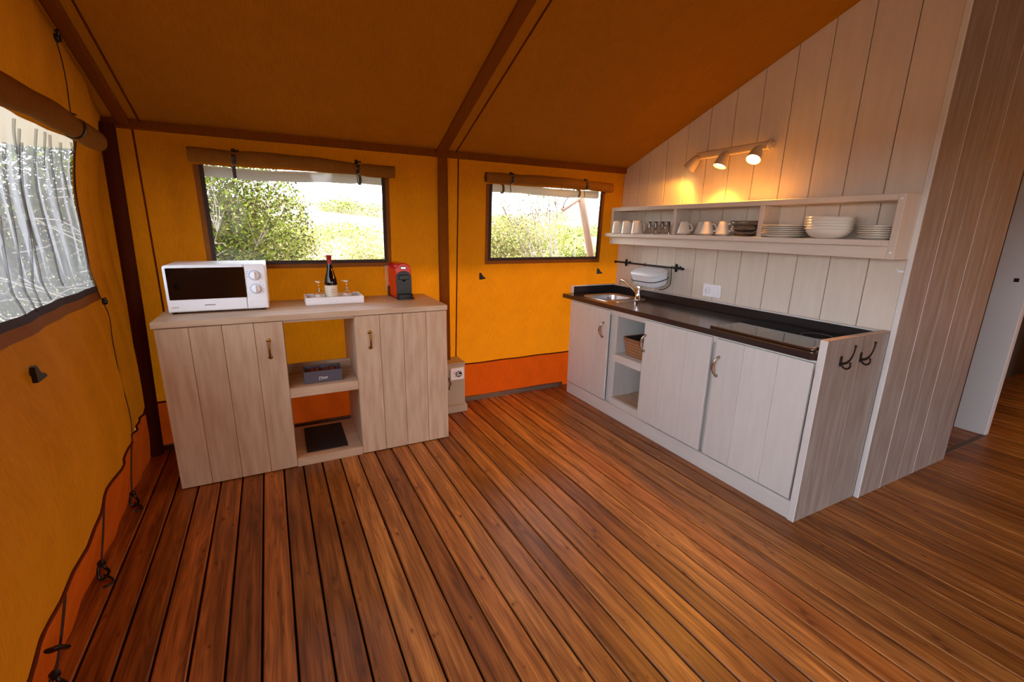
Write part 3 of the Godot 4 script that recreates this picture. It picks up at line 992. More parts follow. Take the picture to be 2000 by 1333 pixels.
	var arch := func(wd: float, h: float, sh: float) -> PackedVector2Array:
		var p := PackedVector2Array([Vector2(-wd / 2, 0), Vector2(wd / 2, 0), Vector2(wd / 2, h - sh)])
		for i in range(1, 12):
			var a := PI * i / 12.0
			p.append(Vector2(cos(a) * wd / 2, h - sh + sin(a) * sh))
		p.append(Vector2(-wd / 2, h - sh))
		return p
	var rb := MB.new() # body: an arch seen from the front, sloping back at the top
	rb.prism(arch.call(0.112, 0.243, 0.05), Vector3(0, 0.004, -0.13), Vector3(1, 0, 0), Vector3(0, 1, 0), 0.20, 40.0, 0.006)
	obj("body", rb, M.red_plastic, cm, "glossy red shell")
	var bf := MB.new()
	bf.prism(arch.call(0.108, 0.186, 0.042), Vector3(0, 0.006, 0.069), Vector3(1, 0, 0), Vector3(0, 1, 0), 0.006, 40.0, 0.002)
	obj("front_panel", bf, M.black_plastic, cm, "black front panel")
	var head := MB.new()
	head.prism(rrect(0.074, 0.036, 0.012), Vector3(0, 0.150, 0.074), Vector3(1, 0, 0), Vector3(0, 1, 0), 0.012, 40.0, 0.004)
	head.lathe([Vector2(0.0, 0.120), Vector2(0.008, 0.120), Vector2(0.012, 0.134), Vector2(0.0, 0.134)], 14, Vector3(0, 0, 0.079))
	obj("spout", head, M.black_plastic, cm)
	var dt := MB.new()
	dt.prism(rrect(0.106, 0.05, 0.02, 5, 0, -0.092), Vector3(0, 0.0, 0.0), Vector3(1, 0, 0), Vector3(0, 0, -1), 0.036, 40.0, 0.003)
	obj("drip_tray", dt, M.black_plastic, cm)
	var lg := MB.new()
	lg.prism(rrect(0.034, 0.010, 0.004, 4, 0.0, 0.213), Vector3(0, 0, 0.069), Vector3(1, 0, 0), Vector3(0, 1, 0), 0.003)
	obj("emblem", lg, M.chrome, cm)
	var le := MB.new()
	le.prism(rrect(0.044, 0.016, 0.006, 4, 0.0, 0.213), Vector3(0, 0, 0.068), Vector3(1, 0, 0), Vector3(0, 1, 0), 0.0025)
	obj("emblem_surround", le, M.grey_tape, cm)
	var tk := MB.new()
	tk.prism(rrect(0.06, 0.19, 0.012, 4, -0.045, 0.125), Vector3(0, 0, -0.185), Vector3(1, 0, 0), Vector3(0, 1, 0), 0.055, 40.0, 0.003)
	obj("water_tank", tk, M.tank, cm, "clear water tank at the back")
	var ba := MB.new()
	ba.prism(rrect(0.112, 0.27, 0.02, 4, 0.0, 0.0), Vector3(0, 0.0, 0.0), Vector3(1, 0, 0), Vector3(0, 0, -1), 0.012)
	ba.span(Vector3(-0.062, 0.0, -0.14), Vector3(-0.05, 0.07, -0.1), 0.003)
	obj("base", ba, M.black_plastic, cm)
	# storage box on the middle shelf
	var sb := thing("storage_box", "open slate-grey box lettered Thee on the sideboard's middle shelf", "box", Vector3(1.355, 0.504, 0.43))
	var bw := mb(sb)
	for q in [[1.245, 1.463, 0.492, 0.5], [1.245, 1.463, 0.36, 0.368], [1.245, 1.253, 0.368, 0.492], [1.455, 1.463, 0.368, 0.492]]:
		bw.span(Vector3(q[0], 0.5045, q[2]), Vector3(q[1], 0.577, q[3]), 0.0015)
	bw.span(Vector3(1.253, 0.5045, 0.368), Vector3(1.455, 0.512, 0.492), 0.0)
	obj("walls", bw, M.dark_box, sb)
	for k in 7:
		var pk := mb(sb)
		pk.span(Vector3(1.258 + k * 0.028, 0.5125, 0.38), Vector3(1.282 + k * 0.028, 0.560 + 0.006 * (k % 3), 0.478), 0.002)
		obj("tea_packet", pk, M.box_lining, sb)
	var tx := text("Thee", 0.023, M.white_print, ["Droid Serif"], true)
	tx.basis = Basis(Vector3(1, 0.06, 0), Vector3(0.3, 1.1, 0), Vector3(0, 0, 1))
	tx.name = "lettering"
	tx.position = Vector3(1.352, 0.533, 0.5008) - sb.position
	sb.add_child(tx, true)
	# dark slab on the bottom shelf
	var dm := thing("place_mat", "dark brown flat mat lying on the sideboard's bottom shelf", "mat", Vector3(1.343, 0.054, 0.30))
	var mm := mb(dm)
	mm.span(Vector3(1.222, 0.0545, 0.115), Vector3(1.465, 0.062, 0.498), 0.003)
	obj("slab", mm, M.dark_mat, dm)
	var ms := mb(dm)
	for k in 12:
		ms.span(Vector3(1.232, 0.062, 0.13 + k * 0.031), Vector3(1.455, 0.0632, 0.146 + k * 0.031), 0.0006)
	obj("ribs", ms, M.dark_mat, dm)

func text(s: String, h: float, m: Material, fonts := ["Droid Sans"], slant := false) -> MeshInstance3D:
	var t := TextMesh.new()
	var f := SystemFont.new()
	f.font_names = PackedStringArray(fonts)
	f.font_italic = slant
	t.font = f
	t.text = s
	t.font_size = 48
	t.pixel_size = h / 48.0
	t.depth = 0.0012
	t.curve_step = 2.0
	var o := MeshInstance3D.new()
	o.mesh = t
	o.material_override = m
	return o
# ---------------------------------------------------------------- kitchen unit, worktop, sink, hob
func build_kitchen() -> void:
	var o := thing("kitchen_unit", "white-painted plank kitchen base unit with three doors and an open niche", "kitchen unit", Vector3(3.68, 0, 1.15))
	var fx := KX + 0.02 # face of the frame behind the doors
	var fr := mb(o)
	fr.span(Vector3(KX + 0.004, -0.002, 0.112), Vector3(fx + 0.012, 0.098, 2.172), 0.002, 2, ruv())
	obj("kickboard", fr, M.white_paint_0, o)
	for q in [[0.112, 0.14], [0.62, 0.704], [1.013, 1.06], [1.56, 1.64], [2.15, 2.172]]:
		var s := mb(o)
		s.span(Vector3(fx + 0.016, 0.098, q[0]), Vector3(fx + 0.04, 0.852, q[1]), 0.002, 1, ruv())
		obj("stile", s, M.white_paint_1, o)
	var rail := mb(o)
	rail.span(Vector3(fx - 0.004, 0.808, 0.112), Vector3(fx + 0.025, 0.853, 2.172), 0.002, 2, ruv())
	rail.span(Vector3(fx - 0.004, 0.0985, 0.704), Vector3(fx + 0.025, 0.15, 1.0125), 0.002, 2, ruv())
	obj("face_rail", rail, M.white_paint_1, o)
	var niche := mb(o)
	var nb := mb(o)
	nb.span(Vector3(fx + 0.025, 0.128, 0.704), Vector3(3.93, 0.1505, 1.0135), 0.001, 2, ruv())
	obj("niche_floor", nb, M.oat_stain_2, o)
	niche.span(Vector3(fx + 0.025, 0.15, 0.685), Vector3(3.93, 0.84, 0.703), 0.001, 1, ruv())
	niche.span(Vector3(fx + 0.025, 0.15, 1.014), Vector3(3.93, 0.84, 1.03), 0.001, 1, ruv())
	niche.span(Vector3(3.93, 0.12, 0.67), Vector3(3.942, 0.84, 0.87), 0.001, 1, ruv())
	niche.span(Vector3(3.93, 0.12, 0.873), Vector3(3.942, 0.84, 1.04), 0.001, 1, ruv())
	obj("niche_lining", niche, M.white_paint_2, o)
	var sh := mb(o)
	sh.span(Vector3(fx + 0.0, 0.49, 0.704), Vector3(3.928, 0.51, 1.013), 0.001, 2, ruv())
	sh.span(Vector3(fx - 0.006, 0.452, 0.704), Vector3(fx + 0.016, 0.5105, 1.0128), 0.002, 2, ruv())
	obj("niche_shelf", sh, M.white_paint_0, o)
	var body := mb(o)
	body.span(Vector3(fx + 0.025, 0.1, 0.112), Vector3(3.94, 0.85, 0.13), 0.001, 1, ruv())
	body.span(Vector3(3.942, 0.1, 0.112), Vector3(3.952, 0.85, 2.172), 0.0)
	body.span(Vector3(fx + 0.025, 0.08, 0.112), Vector3(3.94, 0.1, 2.172), 0.0)
	obj("carcass", body, M.white_paint_2, o)
	for q in [[0.117, 0.640, [0.30, 0.47], 0.582], [1.03, 1.584, [1.21, 1.40], 1.045], [1.616, 2.161, [1.795, 1.99], 1.645]]:
		var m := mb(o)
		m.span(Vector3(KX + 0.0172, 0.13, q[0] + 0.02), Vector3(KX + 0.0198, 0.82, q[1] - 0.045), 0.0)
		var door := obj("door", m, M.white_paint_2, o)
		var e: Array = [q[0]] + q[2] + [q[1]]
		for k in 3:
			var p := mb(door)
			p.span(Vector3(KX - 0.0003 * (k % 2), 0.108, e[k] + 0.0005), Vector3(KX + 0.017, 0.838, minf(e[k + 1], 2.171) - 0.0005), 0.0018, 1, ruv())
			obj("plank", p, M["white_paint_%d" % (rng.randi() % 3)], door)
		var z: float = q[3]
		var h := mb(door)
		var x := KX - 0.001
		h.tube(smoothpath([Vector3(x, 0.732, z + 0.004), Vector3(x - 0.012, 0.730, z + 0.003), Vector3(x - 0.026, 0.708, z - 0.003), Vector3(x - 0.030, 0.676, z - 0.007), Vector3(x - 0.026, 0.645, z - 0.003), Vector3(x - 0.012, 0.622, z + 0.003), Vector3(x, 0.620, z + 0.004)], 26), [0.010, 0.010, 0.009, 0.008, 0.0075, 0.0075, 0.008, 0.009, 0.010, 0.0105, 0.011, 0.0115, 0.0115, 0.0115, 0.0115, 0.0115, 0.011, 0.0105, 0.010, 0.009, 0.008, 0.0075, 0.0075, 0.008, 0.009, 0.010, 0.010], 10, false, Vector2(0.65, 1.0))
		obj("handle", h, M.satin_nickel, door, "bowed satin metal handle")
	# end panel, two wide planks
	var ep := thing("end_panel", "grey-glazed plank end panel closing the near end of the white kitchen unit", "panel", Vector3(3.68, 0, 2.19))
	var pe := [[KX, 3.70], [3.70, 3.952]]
	for k in 2:
		var p := mb(ep)
		p.span(Vector3(pe[k][0] + (0.0005 if k else 0.0), -0.002, 2.1735), Vector3(pe[k][1] - 0.0005, 0.955, 2.2055), 0.0025, 1, ruv())
		obj("end_plank", p, M["grey_glaze_%d" % k], ep)
	var ed := mb(ep)
	ed.span(Vector3(KX - 0.004, -0.002, 2.1728), Vector3(KX + 0.0006, 0.9552, 2.2062), 0.0015, 1, ruv())
	obj("end_edge", ed, M.white_edge, ep, "front edge of the end panel, whitened for the light it catches")  # edge coloured white for the light that falls on this side
	var cap := mb(ep)
	cap.span(Vector3(KX, 0.9552, 2.173), Vector3(3.952, 0.9585, 2.206), 0.001, 0, ruv())
	obj("end_cap", cap, M.oat_stain_1, ep)

	# worktop with a notch for the sink
	var w := thing("worktop", "dark brown laminate worktop with raised back edge over the white kitchen unit", "worktop", Vector3(3.67, 0.853, 1.1))
	var csg := CSGCombiner3D.new()
	csg.name = "slab"
	var slab := CSGPolygon3D.new()
	slab.name = "outline"
	slab.polygon = PackedVector2Array([Vector2(3.388, 0.012), Vector2(3.388, 2.147), Vector2(3.413, 2.1725), Vector2(3.948, 2.1725), Vector2(3.948, 0.012)])
	slab.depth = 0.034
	slab.rotation.x = PI / 2 # polygon y becomes z, depth downwards
	slab.position = Vector3(0, 0.853, 0) - w.position
	csg.add_child(slab)
	var cut := CSGPolygon3D.new()
	cut.name = "cut_out"
	cut.operation = CSGShape3D.OPERATION_SUBTRACTION
	cut.polygon = rrect(0.34, 0.30, 0.07, 5, 3.645, 0.33)
	cut.depth = 0.1
	cut.rotation.x = PI / 2
	cut.position = Vector3(0, 0.82, 0) - w.position
	csg.add_child(cut)
	csg.material_override = M.worktop
	w.add_child(csg, true)
	for q in [[Vector3(3.925, 0.8872, 0.036), Vector3(3.9475, 0.947, 2.172)], [Vector3(3.487, 0.8872, 0.014), Vector3(3.9475, 0.947, 0.0355)]]:
		var b := mb(w)
		b.span(q[0], q[1], 0.002, 2)
		obj("upstand", b, M.backsplash, w)
	for q in [[Vector3(3.9255, 0.9473, 0.014), Vector3(3.9475, 0.956, 2.172)], [Vector3(3.472, 0.888, 0.005), Vector3(3.4868, 0.956, 0.0355)], [Vector3(3.487, 0.9473, 0.005), Vector3(3.925, 0.956, 0.0355)]]:
		var b := mb(w)
		b.span(q[0], q[1], 0.0015, 2)
		obj("upstand_cap", b, M.white_edge, w, "pale strip capping the upstand")
	# the sheet under the worktop that the sink bowl hangs through is open; sink
	var s := thing("sink", "small stainless steel sink let into the far end of the worktop", "sink", Vector3(3.67, 0.887, 0.37))
	var sk := mb(s)
	var ring := func(wd: float, h: float, r: float, y: float, cx: float, cz: float) -> Array:
		var out := []
		for p in rrect(wd, h, r, 6, cx, cz): out.append(Vector3(p.x, y, p.y))
		return out
	var rings := [ring.call(0.40, 0.43, 0.09, 0.8875, 3.665, 0.372), ring.call(0.395, 0.425, 0.088, 0.8905, 3.665, 0.372), ring.call(0.375, 0.405, 0.08, 0.8905, 3.665, 0.372), ring.call(0.325, 0.285, 0.068, 0.8885, 3.645, 0.33), ring.call(0.315, 0.275, 0.066, 0.882, 3.645, 0.33), ring.call(0.30, 0.26, 0.062, 0.80, 3.645, 0.33), ring.call(0.27, 0.23, 0.06, 0.772, 3.645, 0.33), ring.call(0.22, 0.18, 0.05, 0.767, 3.645, 0.33), ring.call(0.05, 0.05, 0.024, 0.764, 3.645, 0.33)]
	loft(sk, rings)
	obj("basin", sk, M.steel, s)
	var dr := mb(s)
	dr.lathe([Vector2(0.0, 0.762), Vector2(0.03, 0.764), Vector2(0.034, 0.768), Vector2(0.028, 0.769), Vector2(0.0, 0.766)], 20, Vector3(3.645, 0, 0.33))
	obj("drain", dr, M.chrome, s)
	var ov := mb(s)
	ov.prism(rrect(0.05, 0.016, 0.007), Vector3(3.66, 0.85, 0.4655), Vector3(-1, 0, 0), Vector3(0, 1, 0), 0.003)
	obj("overflow", ov, M.dark_iron, s)
	# mixer tap
	var f := thing("tap", "chrome mixer tap with long arched spout at the back of the sink", "tap", Vector3(3.757, 0.89, 0.553))
	var fb := MB.new()
	fb.lathe([Vector2(0.0, 0.001), Vector2(0.027, 0.001), Vector2(0.026, 0.008), Vector2(0.0225, 0.012), Vector2(0.021, 0.06), Vector2(0.0215, 0.085), Vector2(0.022, 0.10), Vector2(0.020, 0.112), Vector2(0.0, 0.116)], 24)
	obj("tap_body", fb, M.chrome, f)
	var sp := MB.new()
	sp.tube(smoothpath([Vector3(0, 0.052, -0.015), Vector3(0, 0.075, -0.05), Vector3(0, 0.105, -0.11), Vector3(0, 0.130, -0.17), Vector3(0, 0.138, -0.21), Vector3(0, 0.130, -0.228), Vector3(0, 0.112, -0.232)], 22), 0.0095, 12)
	sp.lathe([Vector2(0.0, 0.098), Vector2(0.0125, 0.098), Vector2(0.0125, 0.118), Vector2(0.0, 0.122)], 14, Vector3(0, 0, -0.232))
	obj("spout", sp, M.chrome, f)
	var lv := MB.new()
	lv.tube([Vector3(0.0, 0.113, 0.005), Vector3(0.0, 0.124, -0.02), Vector3(-0.003, 0.128, -0.055)], [0.010, 0.008, 0.005], 10, false, Vector2(1.3, 0.6))
	obj("lever", lv, M.chrome, f)
	# hob
	var hb := thing("hob", "flat black glass hob with steel front strip at the near end of the worktop", "hob", Vector3(3.66, 0.887, 1.83))
	var gm := mb(hb)

	gm.prism(rrect(0.455, 0.575, 0.008, 3, 3.667, -1.83), Vector3(0, 0.8876, 0), Vector3(1, 0, 0), Vector3(0, 0, -1), 0.009, 35.0, 0.001)
	obj("glass_plate", gm, M.hob_glass, hb)
	var tr := mb(hb)
	tr.span(Vector3(3.4265, 0.8875, 1.542), Vector3(3.4385, 0.899, 2.118), 0.002, 2)
	obj("front_strip", tr, M.hob_trim, hb, "front strip tinted brown for an orange reflection")
	var br := mb(hb)
	br.span(Vector3(3.43, 0.8875, 2.1185), Vector3(3.455, 0.904, 2.138), 0.003)
	br.tube([Vector3(3.446, 0.9, 2.12), Vector3(3.52, 0.905, 2.13)], 0.004, 8)
	obj("corner_bracket", br, M.chrome, hb)
	for q in [[3.58, 1.70, 0.09], [3.76, 1.96, 0.075]]:
		var cm := mb(hb)
		cm.tube(range(40).map(func(i): return Vector3(q[0] + cos(TAU * i / 40.0) * q[2], 0.8966, q[1] + sin(TAU * i / 40.0) * q[2])), 0.0008, 4, true)
		obj("cooking_ring", cm, M.grey_print, hb)
	# two coat hooks on the end panel
	var hk := thing("coat_hook", "black iron coat hook on the kitchen end panel, left of the two", "hook", Vector3(3.538, 0.855, 2.2062), "coat hooks on the kitchen end panel")
	var pl := MB.new()
	pl.prism(rrect(0.017, 0.05, 0.008), Vector3(0, -0.008, 0), Vector3(1, 0, 0), Vector3(0, 1, 0), 0.004, 35.0, 0.0012)
	obj("back_plate", pl, M.dark_iron, hk)
	var pr := MB.new()
	pr.tube(smoothpath([Vector3(0, -0.02, 0.003), Vector3(0, -0.014, 0.022), Vector3(0, 0.004, 0.037), Vector3(0, 0.03, 0.046), Vector3(0, 0.055, 0.05), Vector3(0, 0.077, 0.051)], 16), [0.0065, 0.0065, 0.006, 0.006, 0.0055, 0.005, 0.0045, 0.004, 0.004, 0.0038, 0.0036, 0.0036, 0.0036, 0.0038, 0.004, 0.0045, 0.005], 8)
	pr.lathe([Vector2(0, -0.006), Vector2(0.0055, -0.003), Vector2(0.0062, 0), Vector2(0.0055, 0.003), Vector2(0, 0.006)], 10, Vector3(0, 0.078, 0.0505))
	obj("upper_prong", pr, M.dark_iron, hk)
	var lo := MB.new()
	lo.tube(smoothpath([Vector3(0, -0.006, 0.003), Vector3(0, -0.026, 0.008), Vector3(0, -0.039, 0.022), Vector3(0, -0.036, 0.038), Vector3(0, -0.022, 0.045), Vector3(0, -0.010, 0.043)], 14), 0.0045, 8)
	lo.lathe([Vector2(0, -0.005), Vector2(0.0045, -0.003), Vector2(0.0055, 0), Vector2(0.0045, 0.003), Vector2(0, 0.005)], 10, Vector3(0, -0.008, 0.0425))
	obj("lower_prong", lo, M.dark_iron, hk)
	dup(hk, Vector3(3.712, 0.855, 2.2062), 0.0, "black iron coat hook on the kitchen end panel, right of the two")
	# wicker basket in the niche
	var bk := thing("wicker_basket", "brown wicker basket with dark lining in the open niche of the kitchen unit", "basket", Vector3(3.60, 0.51, 0.865))
	var hw := 0.115; var hd := 0.125; var ht := 0.13
	var outline := func(fl: float, off: float) -> Array:
		var base := rrect(hd * 2 * fl * 0.9, hw * 2 * fl * 0.9, 0.03, 4)
		var out := []
		var total := 0.0
		for i in base.size(): total += base[i].distance_to(base[(i + 1) % base.size()])
		var n := 64
		var acc := 0.0
		var i := 0
		for k in n:
			var want: float = total * (k + off) / n
			while acc + base[i].distance_to(base[(i + 1) % base.size()]) < want:
				acc += base[i].distance_to(base[(i + 1) % base.size()])
				i += 1
			var a: Vector2 = base[i]
			var b: Vector2 = base[(i + 1) % base.size()]
			out.append(a.lerp(b, (want - acc) / maxf(a.distance_to(b), 1e-6)))
		return out
	for lv_ in 17:
		var m := MB.new()
		var d: Array = outline.call(1.0 + 0.009 * lv_, 0.0)
		var pts := []
		for i in d.size():
			var wv := 0.0042 * (1.0 if (i + lv_) % 2 else -1.0)
			var nn: Vector2 = d[i].normalized()
			pts.append(Vector3(d[i].x + nn.x * wv, 0.006 + lv_ * ht / 17.5, d[i].y + nn.y * wv))
		m.tube(pts, 0.0043, 6, true)
		obj("weave_strand", m, M["wicker" if lv_ % 3 else "wicker_dark"], bk)
	var stakes := MB.new()
	var lo_: Array = outline.call(1.0, 0.5)
	var hi_: Array = outline.call(1.15, 0.5)
	for i in range(0, 64):
		stakes.tube([Vector3(lo_[i].x, 0.004, lo_[i].y), Vector3(hi_[i].x, ht, hi_[i].y)], 0.0024, 5)
	obj("stakes", stakes, M.wicker_dark, bk, "", "stuff")
	var rim := MB.new()
	var rp := rrect(hd * 2 * 1.06, hw * 2 * 1.06, 0.035, 6)
	rim.tube(Array(rp).map(func(p): return Vector3(p.x, ht + 0.004, p.y)), 0.0085, 8, true)
	rim.tube(Array(rp).map(func(p): return Vector3(p.x * 1.02, ht - 0.006, p.y * 1.02)), 0.006, 8, true)
	obj("rim", rim, M.wicker_dark, bk)
	var ln := MB.new()
	var lr := []
	lr = [ring.call(hd * 1.98, hw * 1.98, 0.03, ht + 0.01, 0, 0), ring.call(hd * 1.9, hw * 1.9, 0.03, ht - 0.01, 0, 0), ring.call(hd * 1.7, hw * 1.7, 0.03, 0.02, 0, 0), ring.call(0.02, 0.02, 0.008, 0.012, 0, 0)]
	loft(ln, lr)
	obj("lining", ln, M.dark_liner, bk)

func loft(m: MB, rings: Array) -> void: # a skin over rings of equal length, first to last, the last one closed
	var k: int = rings[0].size()
	for i in rings.size() - 1:
		for j in k:
			var a: Vector3 = rings[i][j]; var b: Vector3 = rings[i][(j + 1) % k]
			var c: Vector3 = rings[i + 1][(j + 1) % k]; var d: Vector3 = rings[i + 1][j]
			var nj := func(r: int, s: int) -> Vector3:
				var t: Vector3 = rings[r][(s + 1) % k] - rings[r][(s + k - 1) % k]
				var u: Vector3 = rings[mini(r + 1, rings.size() - 1)][s] - rings[maxi(r - 1, 0)][s]
				return t.cross(u).normalized()
			m.tri(a, b, c, nj.call(i, j), nj.call(i, (j + 1) % k), nj.call(i + 1, (j + 1) % k))
			m.tri(a, c, d, nj.call(i, j), nj.call(i + 1, (j + 1) % k), nj.call(i + 1, j))
	var last: Array = rings[-1]
	var n: Vector3 = (last[1] - last[0]).cross(last[2] - last[1]).normalized()
	if n.y < 0: n = -n
	for j in range(1, k - 1): m.tri(last[0], last[j], last[j + 1], n, n, n)
# ---------------------------------------------------------------- wall shelf, crockery, lamps, rail
const SX := 3.806     # front of the wall shelf
const SY := 1.4135    # top of its shelf board

func build_wall_shelf() -> void:
	var o := thing("wall_shelf", "long cream wooden wall shelf with three compartments above the kitchen worktop", "shelf", Vector3(3.88, 1.32, 1.15))
	var m := mb(o)
	m.span(Vector3(SX, 1.598, 0.118), Vector3(XW - 0.001, 1.629, 2.179), 0.002, 2, ruv())
	obj("top_board", m, M.cream_paint_0, o)
	for q in [[0.088, 0.117], [2.1795, 2.2095]]:
		m = mb(o)
		m.span(Vector3(SX, 1.322, q[0]), Vector3(XW - 0.001, 1.6295, q[1]), 0.002, 1, ruv())
		obj("side_board", m, M.cream_paint_1, o)
	for q in [[0.797, 0.828], [1.483, 1.514]]:
		m = mb(o)
		m.span(Vector3(SX + 0.001, SY + 0.0005, q[0]), Vector3(XW - 0.001, 1.5975, q[1]), 0.002, 1, ruv())
		obj("divider", m, M.cream_paint_1, o)
	m = mb(o)
	m.span(Vector3(SX + 0.004, 1.385, 0.118), Vector3(XW - 0.001, SY, 2.179), 0.001, 2, ruv())
	m.span(Vector3(SX - 0.034, 1.384, 0.055), Vector3(SX - 0.0005, SY, 2.15), 0.002, 2, ruv())
	obj("shelf_board", m, M.cream_paint_2, o)
	m = mb(o)
	m.span(Vector3(SX + 0.0005, 1.3225, 0.118), Vector3(SX + 0.022, 1.3845, 2.179), 0.002, 2, ruv())
	obj("apron", m, M.cream_paint_0, o)
	m = mb(o)
	for p in [[2.195, 1.355], [2.195, 1.606]]:
		m.xf = Transform3D(Basis(Vector3(0, 0, 1), PI / 2), Vector3(SX, p[1], p[0]) - o.position)
		m.lathe([Vector2(0, 0), Vector2(0.006, 0), Vector2(0.005, 0.002), Vector2(0, 0.003)], 10)
	obj("screw_head", m, M.white_plastic, o)

func cup(called: String, r0: float, r1: float, h: float, handle := true, saucer := false) -> Node3D: # upturned cup: rim r0 on the shelf, base r1 on top
	var o := thing(called, "", "cup", Vector3.ZERO)
	var y0 := 0.0
	if saucer:
		var s := MB.new()
		s.lathe([Vector2(0, 0.0), Vector2(0.026, 0.0), Vector2(0.03, 0.003), Vector2(r0 + 0.006, 0.011), Vector2(r0 + 0.007, 0.013), Vector2(r0 + 0.002, 0.0125), Vector2(0.026, 0.006), Vector2(0, 0.005)], 28)
		obj("saucer", s, M.porcelain, o)
		y0 = 0.0128
	var m := MB.new()
	m.lathe([Vector2(r0 - 0.003, y0), Vector2(r0, y0 + 0.002), Vector2(lerpf(r0, r1, 0.35), y0 + h * 0.35), Vector2(lerpf(r0, r1, 0.7), y0 + h * 0.7), Vector2(r1 + 0.001, y0 + h * 0.93), Vector2(r1 - 0.003, y0 + h - 0.001), Vector2(r1 - 0.007, y0 + h), Vector2(r1 - 0.009, y0 + h - 0.003), Vector2(0, y0 + h - 0.003)], 28)
	m.lathe([Vector2(0, y0 + h - 0.008), Vector2(r1 - 0.005, y0 + h - 0.01), Vector2(lerpf(r0, r1, 0.5) - 0.004, y0 + h * 0.5), Vector2(r0 - 0.004, y0)], 28)
	obj("bowl", m, M.porcelain, o)
	if handle:
		var t := MB.new()
		var rm := lerpf(r0, r1, 0.25)
		var rt := lerpf(r0, r1, 0.8)
		t.tube(smoothpath([Vector3(0, y0 + h * 0.24, rm - 0.003), Vector3(0, y0 + h * 0.22, rm + 0.014), Vector3(0, y0 + h * 0.42, rm + 0.023), Vector3(0, y0 + h * 0.68, rt + 0.021), Vector3(0, y0 + h * 0.78, rt + 0.01), Vector3(0, y0 + h * 0.76, rt - 0.003)], 14), 0.0045, 8, false, Vector2(0.8, 1.3))
		obj("handle", t, M.porcelain, o)
	return o

